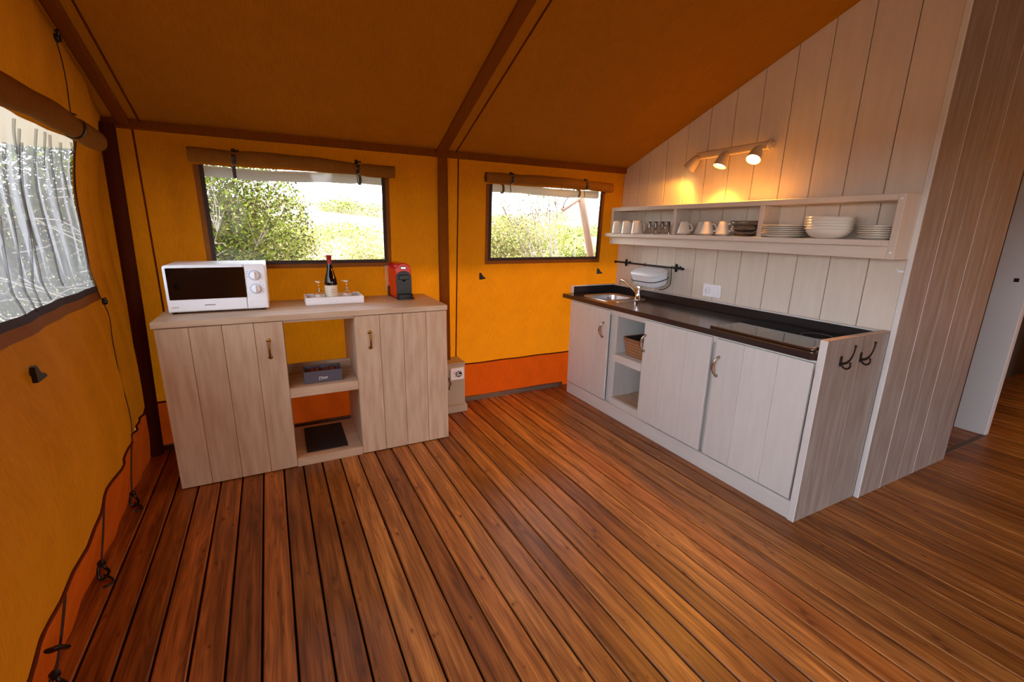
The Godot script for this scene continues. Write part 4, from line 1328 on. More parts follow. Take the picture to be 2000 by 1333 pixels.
func build_tableware() -> void:
	var y := SY + 0.0008
	var c := cup("mug", 0.048, 0.039, 0.102)
	tag(c, "upturned white mug in the shelf's first compartment, farthest left", "mug", "upturned mugs in the shelf's left compartment")
	c.position = Vector3(3.80, y, 0.19)
	dup(c, Vector3(3.80, y, 0.312), 0.1, "upturned white mug in the shelf's first compartment, second from the left")
	dup(c, Vector3(3.80, y, 0.434), 0.25, "upturned white mug in the shelf's first compartment, third from the left, nearest the glasses")
	c.rotation.y = 0.15
	# tumblers
	var g := thing("tumbler", "clear tumbler on the shelf, next to the upturned mugs", "glass", Vector3(3.80, y, 0.604), "clear tumblers in the shelf's left compartment")
	var m := MB.new()
	m.lathe([Vector2(0, 0.0), Vector2(0.025, 0.0), Vector2(0.027, 0.003), Vector2(0.0315, 0.093), Vector2(0.0306, 0.094), Vector2(0.0297, 0.093), Vector2(0.0254, 0.014), Vector2(0.0235, 0.011), Vector2(0, 0.010)], 28)
	obj("glass_body", m, M.clear_glass, g)
	dup(g, Vector3(3.80, y, 0.672), 0.2, "clear tumbler on the shelf, middle one of the three")
	dup(g, Vector3(3.80, y, 0.742), 0.4, "clear tumbler on the shelf, next to the first divider")
	# four small cups upturned on saucers
	var k := cup("coffee_cup", 0.046, 0.027, 0.080, true, true)
	tag(k, "small upturned white cup on a saucer, first one right of the shelf's left divider", "cup", "upturned coffee cups in the shelf's middle compartment")
	k.position = Vector3(3.815, y, 0.907)
	k.rotation.y = 0.2
	dup(k, Vector3(3.885, y, 1.0), 0.15, "small upturned white cup on a saucer, set back behind its neighbours on the shelf")
	dup(k, Vector3(3.815, y, 1.112), 0.2, "small upturned white cup on a saucer, third from the left divider")
	dup(k, Vector3(3.815, y, 1.236), 0.1, "small upturned white cup on a saucer, beside the stacked glass bowls")
	# two glass bowls, stacked
	var b := thing("glass_bowl", "lower of two stacked glass bowls on the shelf", "bowl", Vector3(3.83, y, 1.384), "stacked glass bowls")
	var bm := MB.new()
	bm.lathe([Vector2(0, 0.0), Vector2(0.045, 0.0), Vector2(0.055, 0.004), Vector2(0.074, 0.02), Vector2(0.086, 0.045), Vector2(0.09, 0.066), Vector2(0.0885, 0.068), Vector2(0.0865, 0.066), Vector2(0.082, 0.047), Vector2(0.070, 0.024), Vector2(0.052, 0.0085), Vector2(0, 0.007)], 36)
	obj("glass_body", bm, M.clear_glass, b)
	dup(b, Vector3(3.83, y + 0.0255, 1.384), 0.0, "upper of two stacked glass bowls on the shelf")
	# plates
	var words := ["lowest", "second from the bottom", "third from the bottom", "third from the top", "second from the top", "topmost"]
	var p := plate("dinner_plate", 0.118)
	p.position = Vector3(3.838, y, 1.638)
	tag(p, "white plate in the stack left of the bowls, lowest", "plate", "plates stacked left of the bowls")
	for i in range(1, 6): dup(p, Vector3(3.838 + rnd(-0.002, 0.002), y + i * 0.0108, 1.638 + rnd(-0.002, 0.002)), rnd(0, 6), "white plate in the stack left of the bowls, " + words[i])
	var q := plate("side_plate", 0.083)
	q.position = Vector3(3.876, y, 2.09)
	tag(q, "white plate in the stack at the shelf's right end, lowest", "plate", "plates stacked at the right end of the shelf")
	for i in range(1, 6): dup(q, Vector3(3.876 + rnd(-0.002, 0.002), y + i * 0.0108, 2.09 + rnd(-0.002, 0.002)), rnd(0, 6), "white plate in the stack at the shelf's right end, " + words[i])
	var s := thing("soup_bowl", "white bowl between the two plate stacks, lowest of the nested bowls", "bowl", Vector3(3.817, y, 1.892), "nested white bowls between the plate stacks")
	var sm := MB.new()
	sm.lathe([Vector2(0, 0.0), Vector2(0.055, 0.0), Vector2(0.064, 0.003), Vector2(0.088, 0.015), Vector2(0.103, 0.033), Vector2(0.1065, 0.045), Vector2(0.1135, 0.0475), Vector2(0.1145, 0.050), Vector2(0.113, 0.052), Vector2(0.1075, 0.051), Vector2(0.1045, 0.046), Vector2(0.1005, 0.034), Vector2(0.086, 0.0175), Vector2(0.062, 0.0055), Vector2(0, 0.0045)], 44)
	obj("bowl_body", sm, M.porcelain, s)
	var bw := ["", "second from the bottom", "middle one", "second from the top", "topmost"]
	for i in range(1, 5): dup(s, Vector3(3.817 + rnd(-0.001, 0.001), y + i * 0.0145, 1.892 + rnd(-0.001, 0.001)), 0.0, "white bowl between the two plate stacks, %s of the nested bowls" % bw[i])

func plate(called: String, r: float) -> Node3D:
	var o := thing(called, "", "plate", Vector3.ZERO)
	var m := MB.new()
	m.lathe([Vector2(0, 0.0), Vector2(r * 0.6, 0.0), Vector2(r * 0.66, 0.003), Vector2(r * 0.97, 0.0095), Vector2(r, 0.0115), Vector2(r, 0.0135), Vector2(r * 0.98, 0.0145), Vector2(r * 0.95, 0.0138), Vector2(r * 0.64, 0.0058), Vector2(r * 0.58, 0.0042), Vector2(0, 0.0042)], 40)
	obj("plate_body", m, M.porcelain, o)
	return o

func build_lamp() -> void:
	var o := thing("spotlight_rail", "cream wall rail with three lit swivel spotlights above the shelf", "lamp", Vector3(3.93, 1.96, 1.12))
	var m := mb(o)
	m.prism(rrect(0.026, 0.05, 0.01), Vector3(3.925, 1.962, 0.855), Vector3(1, 0, 0), Vector3(0, 1, 0), 0.545, 35.0, 0.004)
	obj("rail", m, M.lamp_shell, o)
	m = mb(o)
	for z in [0.90, 1.385]:
		m.span(Vector3(3.936, 1.942, z - 0.03), Vector3(XW - 0.0005, 1.982, z + 0.03), 0.004)
	obj("wall_mount", m, M.lamp_shell, o)
	var cap := mb(o)
	cap.xf = Transform3D(Basis(Vector3.RIGHT, PI / 2), Vector3(3.925, 1.962, 1.396) - o.position)
	cap.lathe([Vector2(0.0, 0.0), Vector2(0.03, 0.0), Vector2(0.031, 0.008), Vector2(0.026, 0.014), Vector2(0.0, 0.016)], 20, Vector3.ZERO, 50.0, Vector2(0.6, 1.0))
	obj("end_cap", cap, M.lamp_shell, o)
	var heads := [[0.885, Vector3(-0.25, -0.80, -0.55), 0.34], [1.115, Vector3(-0.36, -0.90, -0.06), 0.6], [1.352, Vector3(-0.58, -0.80, 0.16), 0.9]]
	for q in heads:
		var piv := Vector3(3.893, 1.945, q[0])
		var d: Vector3 = q[1].normalized()
		var bas := Basis(Quaternion(Vector3.DOWN, d))
		var h := mb(o)
		h.tube([Vector3(3.915, 1.962, q[0]), piv], 0.009, 10)
		h.xf = Transform3D(bas, piv - o.position)
		h.lathe([Vector2(0.0, 0.012), Vector2(0.016, 0.010), Vector2(0.026, -0.004), Vector2(0.033, -0.024), Vector2(0.038, -0.054), Vector2(0.043, -0.084), Vector2(0.044, -0.088), Vector2(0.0425, -0.089)], 28)
		h.lathe([Vector2(0.0, -0.022), Vector2(0.030, -0.026), Vector2(0.036, -0.055), Vector2(0.0415, -0.0885)], 28)
		var hd := obj("spot_head", h, M.lamp_shell, o)
		var b := mb(hd)
		b.xf = Transform3D(bas, piv - origin_of(hd))
		b.lathe([Vector2(0.0, -0.078), Vector2(0.022, -0.076), Vector2(0.030, -0.071), Vector2(0.030, -0.064), Vector2(0.02, -0.054), Vector2(0.0, -0.052)], 24)
		obj("bulb", b, M.bulb, hd, "glowing bulb")
		var l := SpotLight3D.new()
		l.name = "spot_light"
		l.light_color = Color(1.0, 0.66, 0.24)
		l.light_energy = q[2]
		l.light_size = 0.025
		l.spot_angle = 60.0
		l.spot_angle_attenuation = 0.35
		l.spot_range = 12.0
		l.spot_attenuation = 2.0
		l.shadow_enabled = true
		hd.add_child(l, true)
		var at := piv + d * 0.092
		l.look_at_from_position(at, at + d, Vector3.RIGHT)

func build_rail() -> void:
	var o := thing("utensil_rail", "black iron rail with cross-shaped end brackets under the wall shelf", "rail", Vector3(3.95, 1.16, 0.44))
	var m := mb(o)
	m.tube([Vector3(3.918, 1.162, 0.055), Vector3(3.918, 1.16, 0.84)], 0.0075, 10)
	obj("bar", m, M.black_iron, o)
	for z in [0.2, 0.776]:
		var b := mb(o)
		b.xf = Transform3D(Basis(Vector3(0, 0, 1), PI / 2), Vector3(XW - 0.0005, 1.162, z) - o.position)
		b.lathe([Vector2(0, 0), Vector2(0.013, 0), Vector2(0.012, 0.004), Vector2(0.008, 0.006), Vector2(0.008, 0.045), Vector2(0, 0.046)], 12)
		b.xf = Transform3D(Basis(), -o.position)
		b.lathe([Vector2(0, -0.033), Vector2(0.009, -0.028), Vector2(0.011, -0.014), Vector2(0.014, 0), Vector2(0.011, 0.014), Vector2(0.009, 0.028), Vector2(0, 0.033)], 12, Vector3(3.918, 1.162, z))
		b.tube([Vector3(3.918, 1.162, z - 0.03), Vector3(3.918, 1.162, z), Vector3(3.918, 1.162, z + 0.03)], [0.008, 0.013, 0.008], 10)
		obj("bracket", b, M.black_iron, o)
	for z in [0.84, 0.055]:
		var b := mb(o)
		b.tube([Vector3(3.918, 1.16, z - 0.012), Vector3(3.918, 1.16, z), Vector3(3.918, 1.16, z + 0.012)], [0.008, 0.012, 0.006], 10)
		obj("finial", b, M.black_iron, o)
	# white tub hung in a wire ring
	var t := thing("dish_tub", "white oblong dish tub hanging in a wire holder from the black rail", "tub", Vector3(3.83, 1.03, 0.6))
	var ring := func(w: float, l: float, r: float, y: float) -> Array:
		var out := []
		for p in rrect(w, l * 0.90, minf(r * 1.5, w * 0.49), 8, 3.832, 0.572): out.append(Vector3(p.x, y, p.y))
		return out
	var tilt := Transform3D(Basis(Vector3(0, 0, 1), deg_to_rad(14.0)), Vector3.ZERO)
	var hinge := Vector3(3.925, 1.125, 0.0)
	var lean := Transform3D(tilt.basis, hinge - tilt.basis * hinge - t.position + Vector3(0, 0.018, 0))
	var a := mb(t)
	a.xf = lean
	loft(a, [ring.call(0.185, 0.345, 0.05, 1.105), ring.call(0.19, 0.35, 0.052, 1.109), ring.call(0.18, 0.34, 0.05, 1.111), ring.call(0.165, 0.325, 0.046, 1.106), ring.call(0.15, 0.30, 0.045, 1.05), ring.call(0.11, 0.26, 0.04, 1.038), ring.call(0.03, 0.03, 0.01, 1.036)])
	obj("inner_bowl", a, M.white_enamel, t)
	var b2 := mb(t)
	b2.xf = lean
	loft(b2, [ring.call(0.188, 0.348, 0.052, 1.104), ring.call(0.18, 0.34, 0.05, 1.078), ring.call(0.172, 0.33, 0.048, 1.06), ring.call(0.160, 0.315, 0.046, 1.022), ring.call(0.13, 0.285, 0.04, 1.012), ring.call(0.03, 0.03, 0.01, 1.012)])
	obj("tub_wall", b2, M.white_enamel, t)
	var lid := mb(t)
	lid.xf = lean
	loft(lid, [ring.call(0.192, 0.352, 0.054, 1.112), ring.call(0.194, 0.354, 0.054, 1.116), ring.call(0.188, 0.348, 0.05, 1.126), ring.call(0.172, 0.33, 0.05, 1.135), ring.call(0.12, 0.28, 0.045, 1.140), ring.call(0.03, 0.03, 0.01, 1.141)])
	obj("lid", lid, M.white_enamel, t)
	var w := mb(t)
	w.xf = lean
	w.tube(ring.call(0.186, 0.346, 0.054, 1.066), 0.0035, 6, true)
	w.xf = Transform3D(Basis(), -t.position)
	for z in [0.44, 0.735]:
		w.tube(smoothpath([Vector3(3.918, 1.175, z), Vector3(3.908, 1.165, z), Vector3(3.914, 1.12, z), Vector3(3.925, 1.06, z - signf(z - 0.575) * 0.008), Vector3(3.93, 1.02, z - signf(z - 0.575) * 0.02), Vector3(3.90, 0.99, z - signf(z - 0.575) * 0.04), Vector3(3.84, 0.985, z - signf(z - 0.575) * 0.04)], 24), 0.0032, 6)
	obj("wire_holder", w, M.black_iron, t)

	var s := thing("wall_socket", "white double wall socket and switch plate on the cream boards above the worktop", "socket", Vector3(XW, 1.024, 1.095))
	var p := MB.new()
	p.prism(rrect(0.15, 0.092, 0.008), Vector3(-0.0005, 0, 0), Vector3(0, 0, 1), Vector3(0, 1, 0), 0.012, 35.0, 0.003)
	obj("plate", p, M.white_plastic, s)
	var hrec := MB.new()
	hrec.xf = Transform3D(Basis(Vector3(0, 0, 1), PI / 2), Vector3(-0.0125, 0, -0.033))
	hrec.lathe([Vector2(0.0235, 0.0), Vector2(0.0225, 0.003), Vector2(0.02, 0.003), Vector2(0.0185, 0.0005), Vector2(0.0, 0.0005)], 24)
	obj("socket_ring", hrec, M.white_plastic, s)
	var hol := MB.new()
	for dz in [-0.0095, 0.0095]:
		hol.xf = Transform3D(Basis(Vector3(0, 0, 1), PI / 2), Vector3(-0.0132, 0, -0.033 + dz))
		hol.lathe([Vector2(0.003, 0.0), Vector2(0.003, 0.001), Vector2(0.0, 0.001)], 10)
	hol.xf = Transform3D()
	hol.tube(range(24).map(func(i): return Vector3(-0.0135, cos(TAU * i / 24.0) * 0.0195, -0.033 + sin(TAU * i / 24.0) * 0.0195)), 0.0012, 5, true)
	obj("pin_holes", hol, M.pale_blue_print, s)
	var wc := thing("wall_clip", "small white plastic clip on the corner edge of the cream wall, right of the shelf", "clip", Vector3(XW, 1.262, 2.19))
	var wm := MB.new()
	wm.box(Vector3(-0.005, 0, 0), Vector3(0.010, 0.012, 0.03), 0.003)
	wm.tube([Vector3(-0.009, 0, -0.012), Vector3(-0.016, 0.004, -0.012), Vector3(-0.016, 0.012, -0.012)], 0.003, 8)
	obj("clip_body", wm, M.white_plastic, wc)
	var sw := MB.new()
	sw.prism(rrect(0.046, 0.06, 0.004), Vector3(-0.0125, 0, 0.036), Vector3(0, 0, 1), Vector3(0, 1, 0), 0.004, 35.0, 0.0015)
	obj("rocker", sw, M.white_plastic, s)
# ---------------------------------------------------------------- rolled blinds, toggles, cords, cable trunking
func rolled_blind(a: Vector3, b: Vector3, r: float, straps: Array, label: String, called := "rolled_blind", m_roll: Material = null, tail := 0.06) -> void:
	var o := thing(called, label, "blind", a.lerp(b, 0.5) - Vector3(0, r, 0))
	var d := (b - a)
	var ax := d.normalized()
	var outw := Vector3.UP.cross(ax).normalized() # into the room or out of it
	var m := mb(o)
	var sd := rnd(0, 9)
	m.sheet(44, 20, func(u: float, v: float) -> Vector3:
		var t := v * TAU * 1.12 + 0.4
		var rr := r * (1.0 - 0.10 * v) * (1.0 + 0.07 * sin(u * 9.0 + sd + t) + 0.05 * sin(u * 23.0 + sd * 2.0 - t * 2.0))
		for s in straps:
			rr *= 1.0 - 0.16 * exp(-pow((u - s) * d.length() / 0.03, 2.0))
		return a + d * u + Vector3.UP * (cos(t) * rr * 1.08) + outw * (sin(t) * rr * 0.82) - Vector3.UP * 0.006 * sin(u * 5.0 + sd), 0.002)
	obj("roll", m, m_roll if m_roll else M.blind, o)
	var en := mb(o)
	for e in [a, b]:
		var pts := []
		for i in 26:
			var t := i * 0.55
			pts.append(e + Vector3.UP * cos(t) * r * (0.95 - i * 0.033) + outw * sin(t) * r * 0.75 * (0.95 - i * 0.033))
		en.tube(pts, 0.0022, 5)
	obj("rolled_edge", en, m_roll if m_roll else M.blind, o)
	if called == "storm_flap":
		var welt := mb(o)
		var wp := []
		for i in 30:
			var u := i / 29.0
			wp.append(a + d * u - outw * r * 0.86 - Vector3.UP * (0.004 + 0.006 * sin(u * 11.0 + sd)))
		welt.tube(wp, 0.0042, 6)
		obj("welt", welt, M.grey_tape, o)
	for s in straps:
		var c: Vector3 = a + d * s
		var st := mb(o)
		var loop := []
		for i in 22:
			var t := -0.5 + i / 21.0 * (TAU - 0.7)
			loop.append(c + Vector3.UP * cos(t) * r * 1.05 + outw * sin(t) * r * 0.90)
		st.tube(loop, 0.0028, 6, false, Vector2(1.0, 3.8), ax)
		if tail > 0.0:
			st.tube([c + outw * r * 0.5 - Vector3.UP * r * 0.7, c + outw * r * 0.3 - Vector3.UP * (r + tail * 0.5), c + outw * r * 0.1 - Vector3.UP * (r + tail)], 0.003, 6, false, Vector2(1.6, 0.8))
		var kn: Vector3 = c + Vector3.UP * r * 1.08 + outw * r * 0.3
		st.box(kn, Vector3(0.022, 0.022, 0.022), 0.005)
		st.box(kn + ax * 0.018, Vector3(0.026, 0.01, 0.012), 0.003)
		obj("strap", st, M.black_plastic, o)

func toggle(at: Vector3, n: Vector3, label: String, flat := false) -> void: # a turn-toggle stitched to the cloth
	var o := thing("toggle", label, "toggle", at)
	o.basis = Basis(Quaternion(Vector3(0, 0, 1), n))
	var m := MB.new()
	m.prism(rrect(0.022, 0.034, 0.006), Vector3(0, 0, 0), Vector3(1, 0, 0), Vector3(0, 1, 0), 0.004, 35.0, 0.001)
	obj("base", m, M.black_plastic, o)
	var t := MB.new()
	t.prism(PackedVector2Array([Vector2(-0.022, -0.020), Vector2(0.030, -0.014), Vector2(0.026, -0.004), Vector2(0.004, 0.006), Vector2(-0.012, 0.034), Vector2(-0.022, 0.030)]), Vector3(0, 0, 0.004), Vector3(1, 0, 0), Vector3(0, 1, 0), 0.014, 35.0, 0.003)
	t.lathe([Vector2(0, 0), Vector2(0.01, 0), Vector2(0.008, 0.02), Vector2(0, 0.022)], 10)
	obj("lever", t, M.black_plastic, o)

func build_small_things() -> void:
	rolled_blind(Vector3(0.775, 1.812, 0.075), Vector3(1.935, 1.800, 0.078), 0.038, [0.193, 0.79], "long tan canvas blind rolled up over the wide window, tied with two black straps")
	rolled_blind(Vector3(2.61, 1.808, 0.078), Vector3(3.80, 1.800, 0.078), 0.036, [0.18, 0.765], "tan canvas blind rolled up over the window beside the kitchen, tied with two black straps")
	rolled_blind(Vector3(left_x(1.6, 1.8) + 0.06, 1.818, 1.75), Vector3(left_x(0.35, 1.8) + 0.056, 1.822, 0.33), 0.047, [0.765], "tan canvas blind rolled up over the gauze window in the left wall", "rolled_blind", null, 0.0)
	# clear storm flaps rolled up outside the two back windows
	rolled_blind(Vector3(1.90, 1.742, -0.045), Vector3(0.82, 1.738, -0.045), 0.031, [0.165, 0.845], "milky clear storm flap rolled up outside the wide window", "storm_flap", M.film_roll, 0.0)
	rolled_blind(Vector3(3.74, 1.742, -0.045), Vector3(2.66, 1.738, -0.045), 0.031, [0.19, 0.865], "milky clear storm flap rolled up outside the window beside the kitchen", "storm_flap", M.film_roll, 0.0)
	toggle(Vector3(2.607, 1.057, back_z(2.607, 1.057) + 0.005), Vector3(0.1, 0, 1).normalized(), "black plastic toggle on the yellow canvas below the kitchen-side window, left one")
	toggle(Vector3(3.775, 1.068, back_z(3.775, 1.068) + 0.005), Vector3(-0.5, 0, 1).normalized(), "black plastic toggle on the yellow canvas near the kitchen wall, right one")
	toggle(Vector3(left_x(1.475, 0.965) + 0.006, 0.965, 1.475), Vector3(1, 0, 0.1).normalized(), "black plastic toggle on the left canvas wall under the gauze window")
	# cord with two cleats on the left wall
	for q in [[0.66, 2.15, "small round black cord stop high on the left canvas wall under the roof"], [0.468, 1.05, "small round black cord stop beside the lower corner of the gauze window"]]:
		var at := Vector3(left_x(q[0], q[1]) + 0.006, q[1], q[0])
		var o := thing("cord_stop", q[2], "cord stop", at)
		var m := MB.new()
		m.xf = Transform3D(Basis(Vector3(0, 0, 1), -PI / 2), Vector3.ZERO)
		m.lathe([Vector2(0, 0), Vector2(0.016, 0), Vector2(0.018, 0.006), Vector2(0.014, 0.016), Vector2(0.007, 0.018), Vector2(0.006, 0.012), Vector2(0, 0.012)], 16)
		m.xf = Transform3D()
		m.tube([Vector3(0.012, 0.006, 0.012), Vector3(0.02, 0.02, 0.028), Vector3(0.016, 0.014, 0.042)], 0.005, 6)
		obj("button", m, M.black_plastic, o)
	var cd := thing("pull_cord", "thin dark cord running down the left canvas wall beside the gauze window", "cord", Vector3(0.36, 0.34, 0.45))
	var pts := []
	var way := Curve2D.new() # height down the wall, and place along it
	for q in [Vector2(2.15, 0.66), Vector2(1.93, 0.57), Vector2(1.73, 0.432), Vector2(1.53, 0.408), Vector2(1.33, 0.415), Vector2(1.08, 0.475), Vector2(0.9, 0.515), Vector2(0.7, 0.56), Vector2(0.345, 0.618)]: way.add_point(q)
	for i in 60:
		var q := way.sample_baked(way.get_baked_length() * i / 59.0)
		pts.append(Vector3(left_x(q.y, q.x) + 0.006, q.x, q.y))
	var cm := mb(cd)
	cm.tube(pts, 0.0022, 6)
	obj("cord", cm, M.cord, cd)
	# elastic loops that lash the left wall to the deck
	var where := [[0.62, "nearest the corner post"], [1.18, "in the middle of the left wall"], [1.72, "nearest the viewer"]]
	for q in where:
		var z: float = q[0]
		var x0 := left_x(z, 0.33)
		var o := thing("lashing_loop", "dark lashing loop on the left wall's red skirt, " + q[1], "loop", Vector3(left_x(z, 0.0) + 0.02, 0.0, z), "lashing loops along the left wall")
		var m := mb(o)
		m.tube(smoothpath([Vector3(x0 + 0.006, 0.33, z), Vector3(left_x(z, 0.2) + 0.012, 0.2, z + 0.004), Vector3(left_x(z, 0.08) + 0.02, 0.075, z + 0.008)], 12), 0.0045, 6, false, Vector2(1.8, 0.7))
		obj("strap", m, M.cord, o)
		var h := mb(o)
		var c := Vector3(left_x(z, 0.05) + 0.03, 0.04, z + 0.012)
		h.tube(range(20).map(func(i): return c + Vector3(cos(TAU * i / 20.0) * 0.016, sin(TAU * i / 20.0) * 0.034, 0.012 * sin(TAU * i / 10.0))), 0.006, 6, true)
		h.tube(smoothpath([c + Vector3(0.0, -0.02, 0), c + Vector3(0.03, -0.033, 0.02), c + Vector3(0.035, -0.034, 0.05), c + Vector3(0.01, -0.034, 0.06)], 16), 0.0045, 6)
		h.box(c + Vector3(0, 0.036, 0), Vector3(0.026, 0.03, 0.026), 0.008)
		obj("loop", h, M.black_plastic, o)
	var bs := thing("buckle_strap", "short thick black strap on the skirt at the lower left", "strap", Vector3(left_x(1.78, 0.2), 0.17, 1.78))
	var bm := mb(bs)
	var zz := 1.80
	bm.tube([Vector3(left_x(zz, 0.22) + 0.008, 0.22, zz), Vector3(left_x(zz - 0.03, 0.2) + 0.022, 0.2, zz - 0.03), Vector3(left_x(zz - 0.06, 0.17) + 0.03, 0.17, zz - 0.06)], 0.013, 8, false, Vector2(1.2, 0.6))
	obj("strap", bm, M.black_plastic, bs)
	# cable trunking with a socket, between sideboard and kitchen
	var t := thing("cable_trunking", "short beige cable trunking box with a white socket between sideboard and kitchen", "trunking", Vector3(2.33, 0, 0.08))
	var b := mb(t)
	b.span(Vector3(2.25, 0.0, -0.03), Vector3(2.405, 0.40, 0.152), 0.004, 1)
	obj("box", b, M.trunking, t)
	var p := mb(t)

	p.span(Vector3(2.242, 0.0015, -0.03), Vector3(2.42, 0.062, 0.168), 0.004, 0)
	p.span(Vector3(2.246, 0.062, -0.03), Vector3(2.413, 0.075, 0.16), 0.004, 0)
	obj("plinth", p, M.trunking, t)
	var cp := mb(t)
	cp.span(Vector3(2.246, 0.398, -0.03), Vector3(2.41, 0.41, 0.158), 0.003, 0)
	obj("cap", cp, M.trunking, t)
	var s := mb(t)
	s.prism(rrect(0.112, 0.096, 0.006, 4, 2.338, 0.324), Vector3(0, 0, 0.1522), Vector3(1, 0, 0), Vector3(0, 1, 0), 0.012, 35.0, 0.003)
	var so := obj("socket_plate", s, M.white_plastic, t, "white socket plate")
	var sm := mb(so)
	sm.tube(range(24).map(func(i): return Vector3(2.35 + cos(TAU * i / 24.0) * 0.022, 0.322 + sin(TAU * i / 24.0) * 0.022, 0.1645)), 0.003, 6, true)
	for q in [[2.335, 0.335, 0.05, 0.004], [2.345, 0.322, 0.06, 0.005], [2.34, 0.308, 0.045, 0.004], [2.36, 0.33, 0.02, 0.01]]:
		sm.box(Vector3(q[0], q[1], 0.1648), Vector3(q[2], q[3], 0.002), 0.0)
	obj("socket_print", sm, M.grey_tape, so)
	var pc := thing("plug_cord", "small dark cable knot hanging at the trunking socket", "cable", Vector3(2.285, 0.25, 0.155))
	var pm := mb(pc)
	pm.tube(smoothpath([Vector3(2.268, 0.30, 0.16), Vector3(2.276, 0.262, 0.165), Vector3(2.283, 0.25, 0.17), Vector3(2.276, 0.238, 0.162), Vector3(2.272, 0.20, 0.158)], 14), 0.004, 6)
	obj("cable", pm, M.cord, pc)

# ---------------------------------------------------------------- outside
func leaf_mesh() -> ArrayMesh: # a small folded leaf, 1 long
	var m := MB.new()
	var n := Vector3(0, 1, 0.3).normalized()
	var a := Vector3(0, 0, 0); var b := Vector3(0.22, 0.05, 0.4); var c := Vector3(0, 0.04, 1.0); var d := Vector3(-0.22, 0.05, 0.4)
	var mid := Vector3(0, -0.02, 0.45)
	m.tri(a, b, mid, n, n, n); m.tri(b, c, mid, n, n, n); m.tri(c, d, mid, n, n, n); m.tri(d, a, mid, n, n, n)
	return m.done()

func foliage(parent: Node3D, blobs: Array, count: int, size: float, cols: Array) -> void: # leaves through ellipsoids [centre, radii], thickest near their skins
	var mm := MultiMesh.new()
	mm.transform_format = MultiMesh.TRANSFORM_3D
	mm.use_colors = true
	mm.mesh = leaf_mesh()
	mm.instance_count = count
	var w := 0.0
	for b in blobs: w += b[1].x * b[1].y
	for i in count:
		var r := rng.randf() * w
		var bl: Array = blobs[0]
		for b in blobs:
			r -= b[1].x * b[1].y
			if r <= 0.0:
				bl = b
				break
		var d := Vector3(rng.randfn(), rng.randfn(), rng.randfn()).normalized()
		var rad := pow(rng.randf(), 0.4)
		var p: Vector3 = bl[0] + d * rad * bl[1] - origin_of(parent)
		var bas := Basis(Vector3(rng.randfn(), rng.randfn(), rng.randfn()).normalized(), rnd(0, TAU)).scaled(Vector3.ONE * size * rnd(0.6, 1.3))
		mm.set_instance_transform(i, Transform3D(bas, p))
		var c: Color = cols[rng.randi() % cols.size()]
		var g := rnd(0.4, 0.75)
		mm.set_instance_color(i, Color(c.r * g, c.g * g, c.b * g * 0.95))
	var o := MultiMeshInstance3D.new()
	o.name = "foliage"
	o.multimesh = mm
	o.material_override = M.leaf
	o.set_meta("kind", "stuff")
	parent.add_child(o, true)

func branches(parent: Node3D, root: Vector3, tips: Array, r0: float, m: Material, twigs := 3) -> void:
	for t in tips:
		var mid := root.lerp(t, 0.45) + Vector3(rnd(-0.12, 0.12), rnd(-0.02, 0.12), rnd(-0.12, 0.12))
		var b := mb(parent)
		var pts := smoothpath([root, mid, t], 10)
		var rad := []
		for i in 11: rad.append(lerpf(r0, r0 * 0.2, i / 10.0))
		b.tube(pts, rad, 7)
		for k in twigs:
			var s: Vector3 = pts[3 + k * 2 if 3 + k * 2 < 10 else 9]
			var e: Vector3 = s + ((t - root).normalized() + Vector3(rnd(-0.9, 0.9), rnd(-0.4, 0.8), rnd(-0.9, 0.9))).normalized() * rnd(0.2, 0.5)
			b.tube(smoothpath([s, s.lerp(e, 0.5) + Vector3(rnd(-0.04, 0.04), rnd(0, 0.06), 0), e], 5), [r0 * 0.4, r0 * 0.35, r0 * 0.3, r0 * 0.25, r0 * 0.18, r0 * 0.1], 5)
		obj("branch", b, m, parent)

func hill_y(x: float, z: float) -> float: # sand near the tent, scrub-covered rise beyond
	var far := clampf((-z - 9.0) / 26.0, 0.0, 1.0)
	return -0.42 + 0.10 * sin(x * 0.9) * sin(z * 0.7) + far * far * 3.4 + far * 0.5 * sin(x * 0.21 + 1.0)

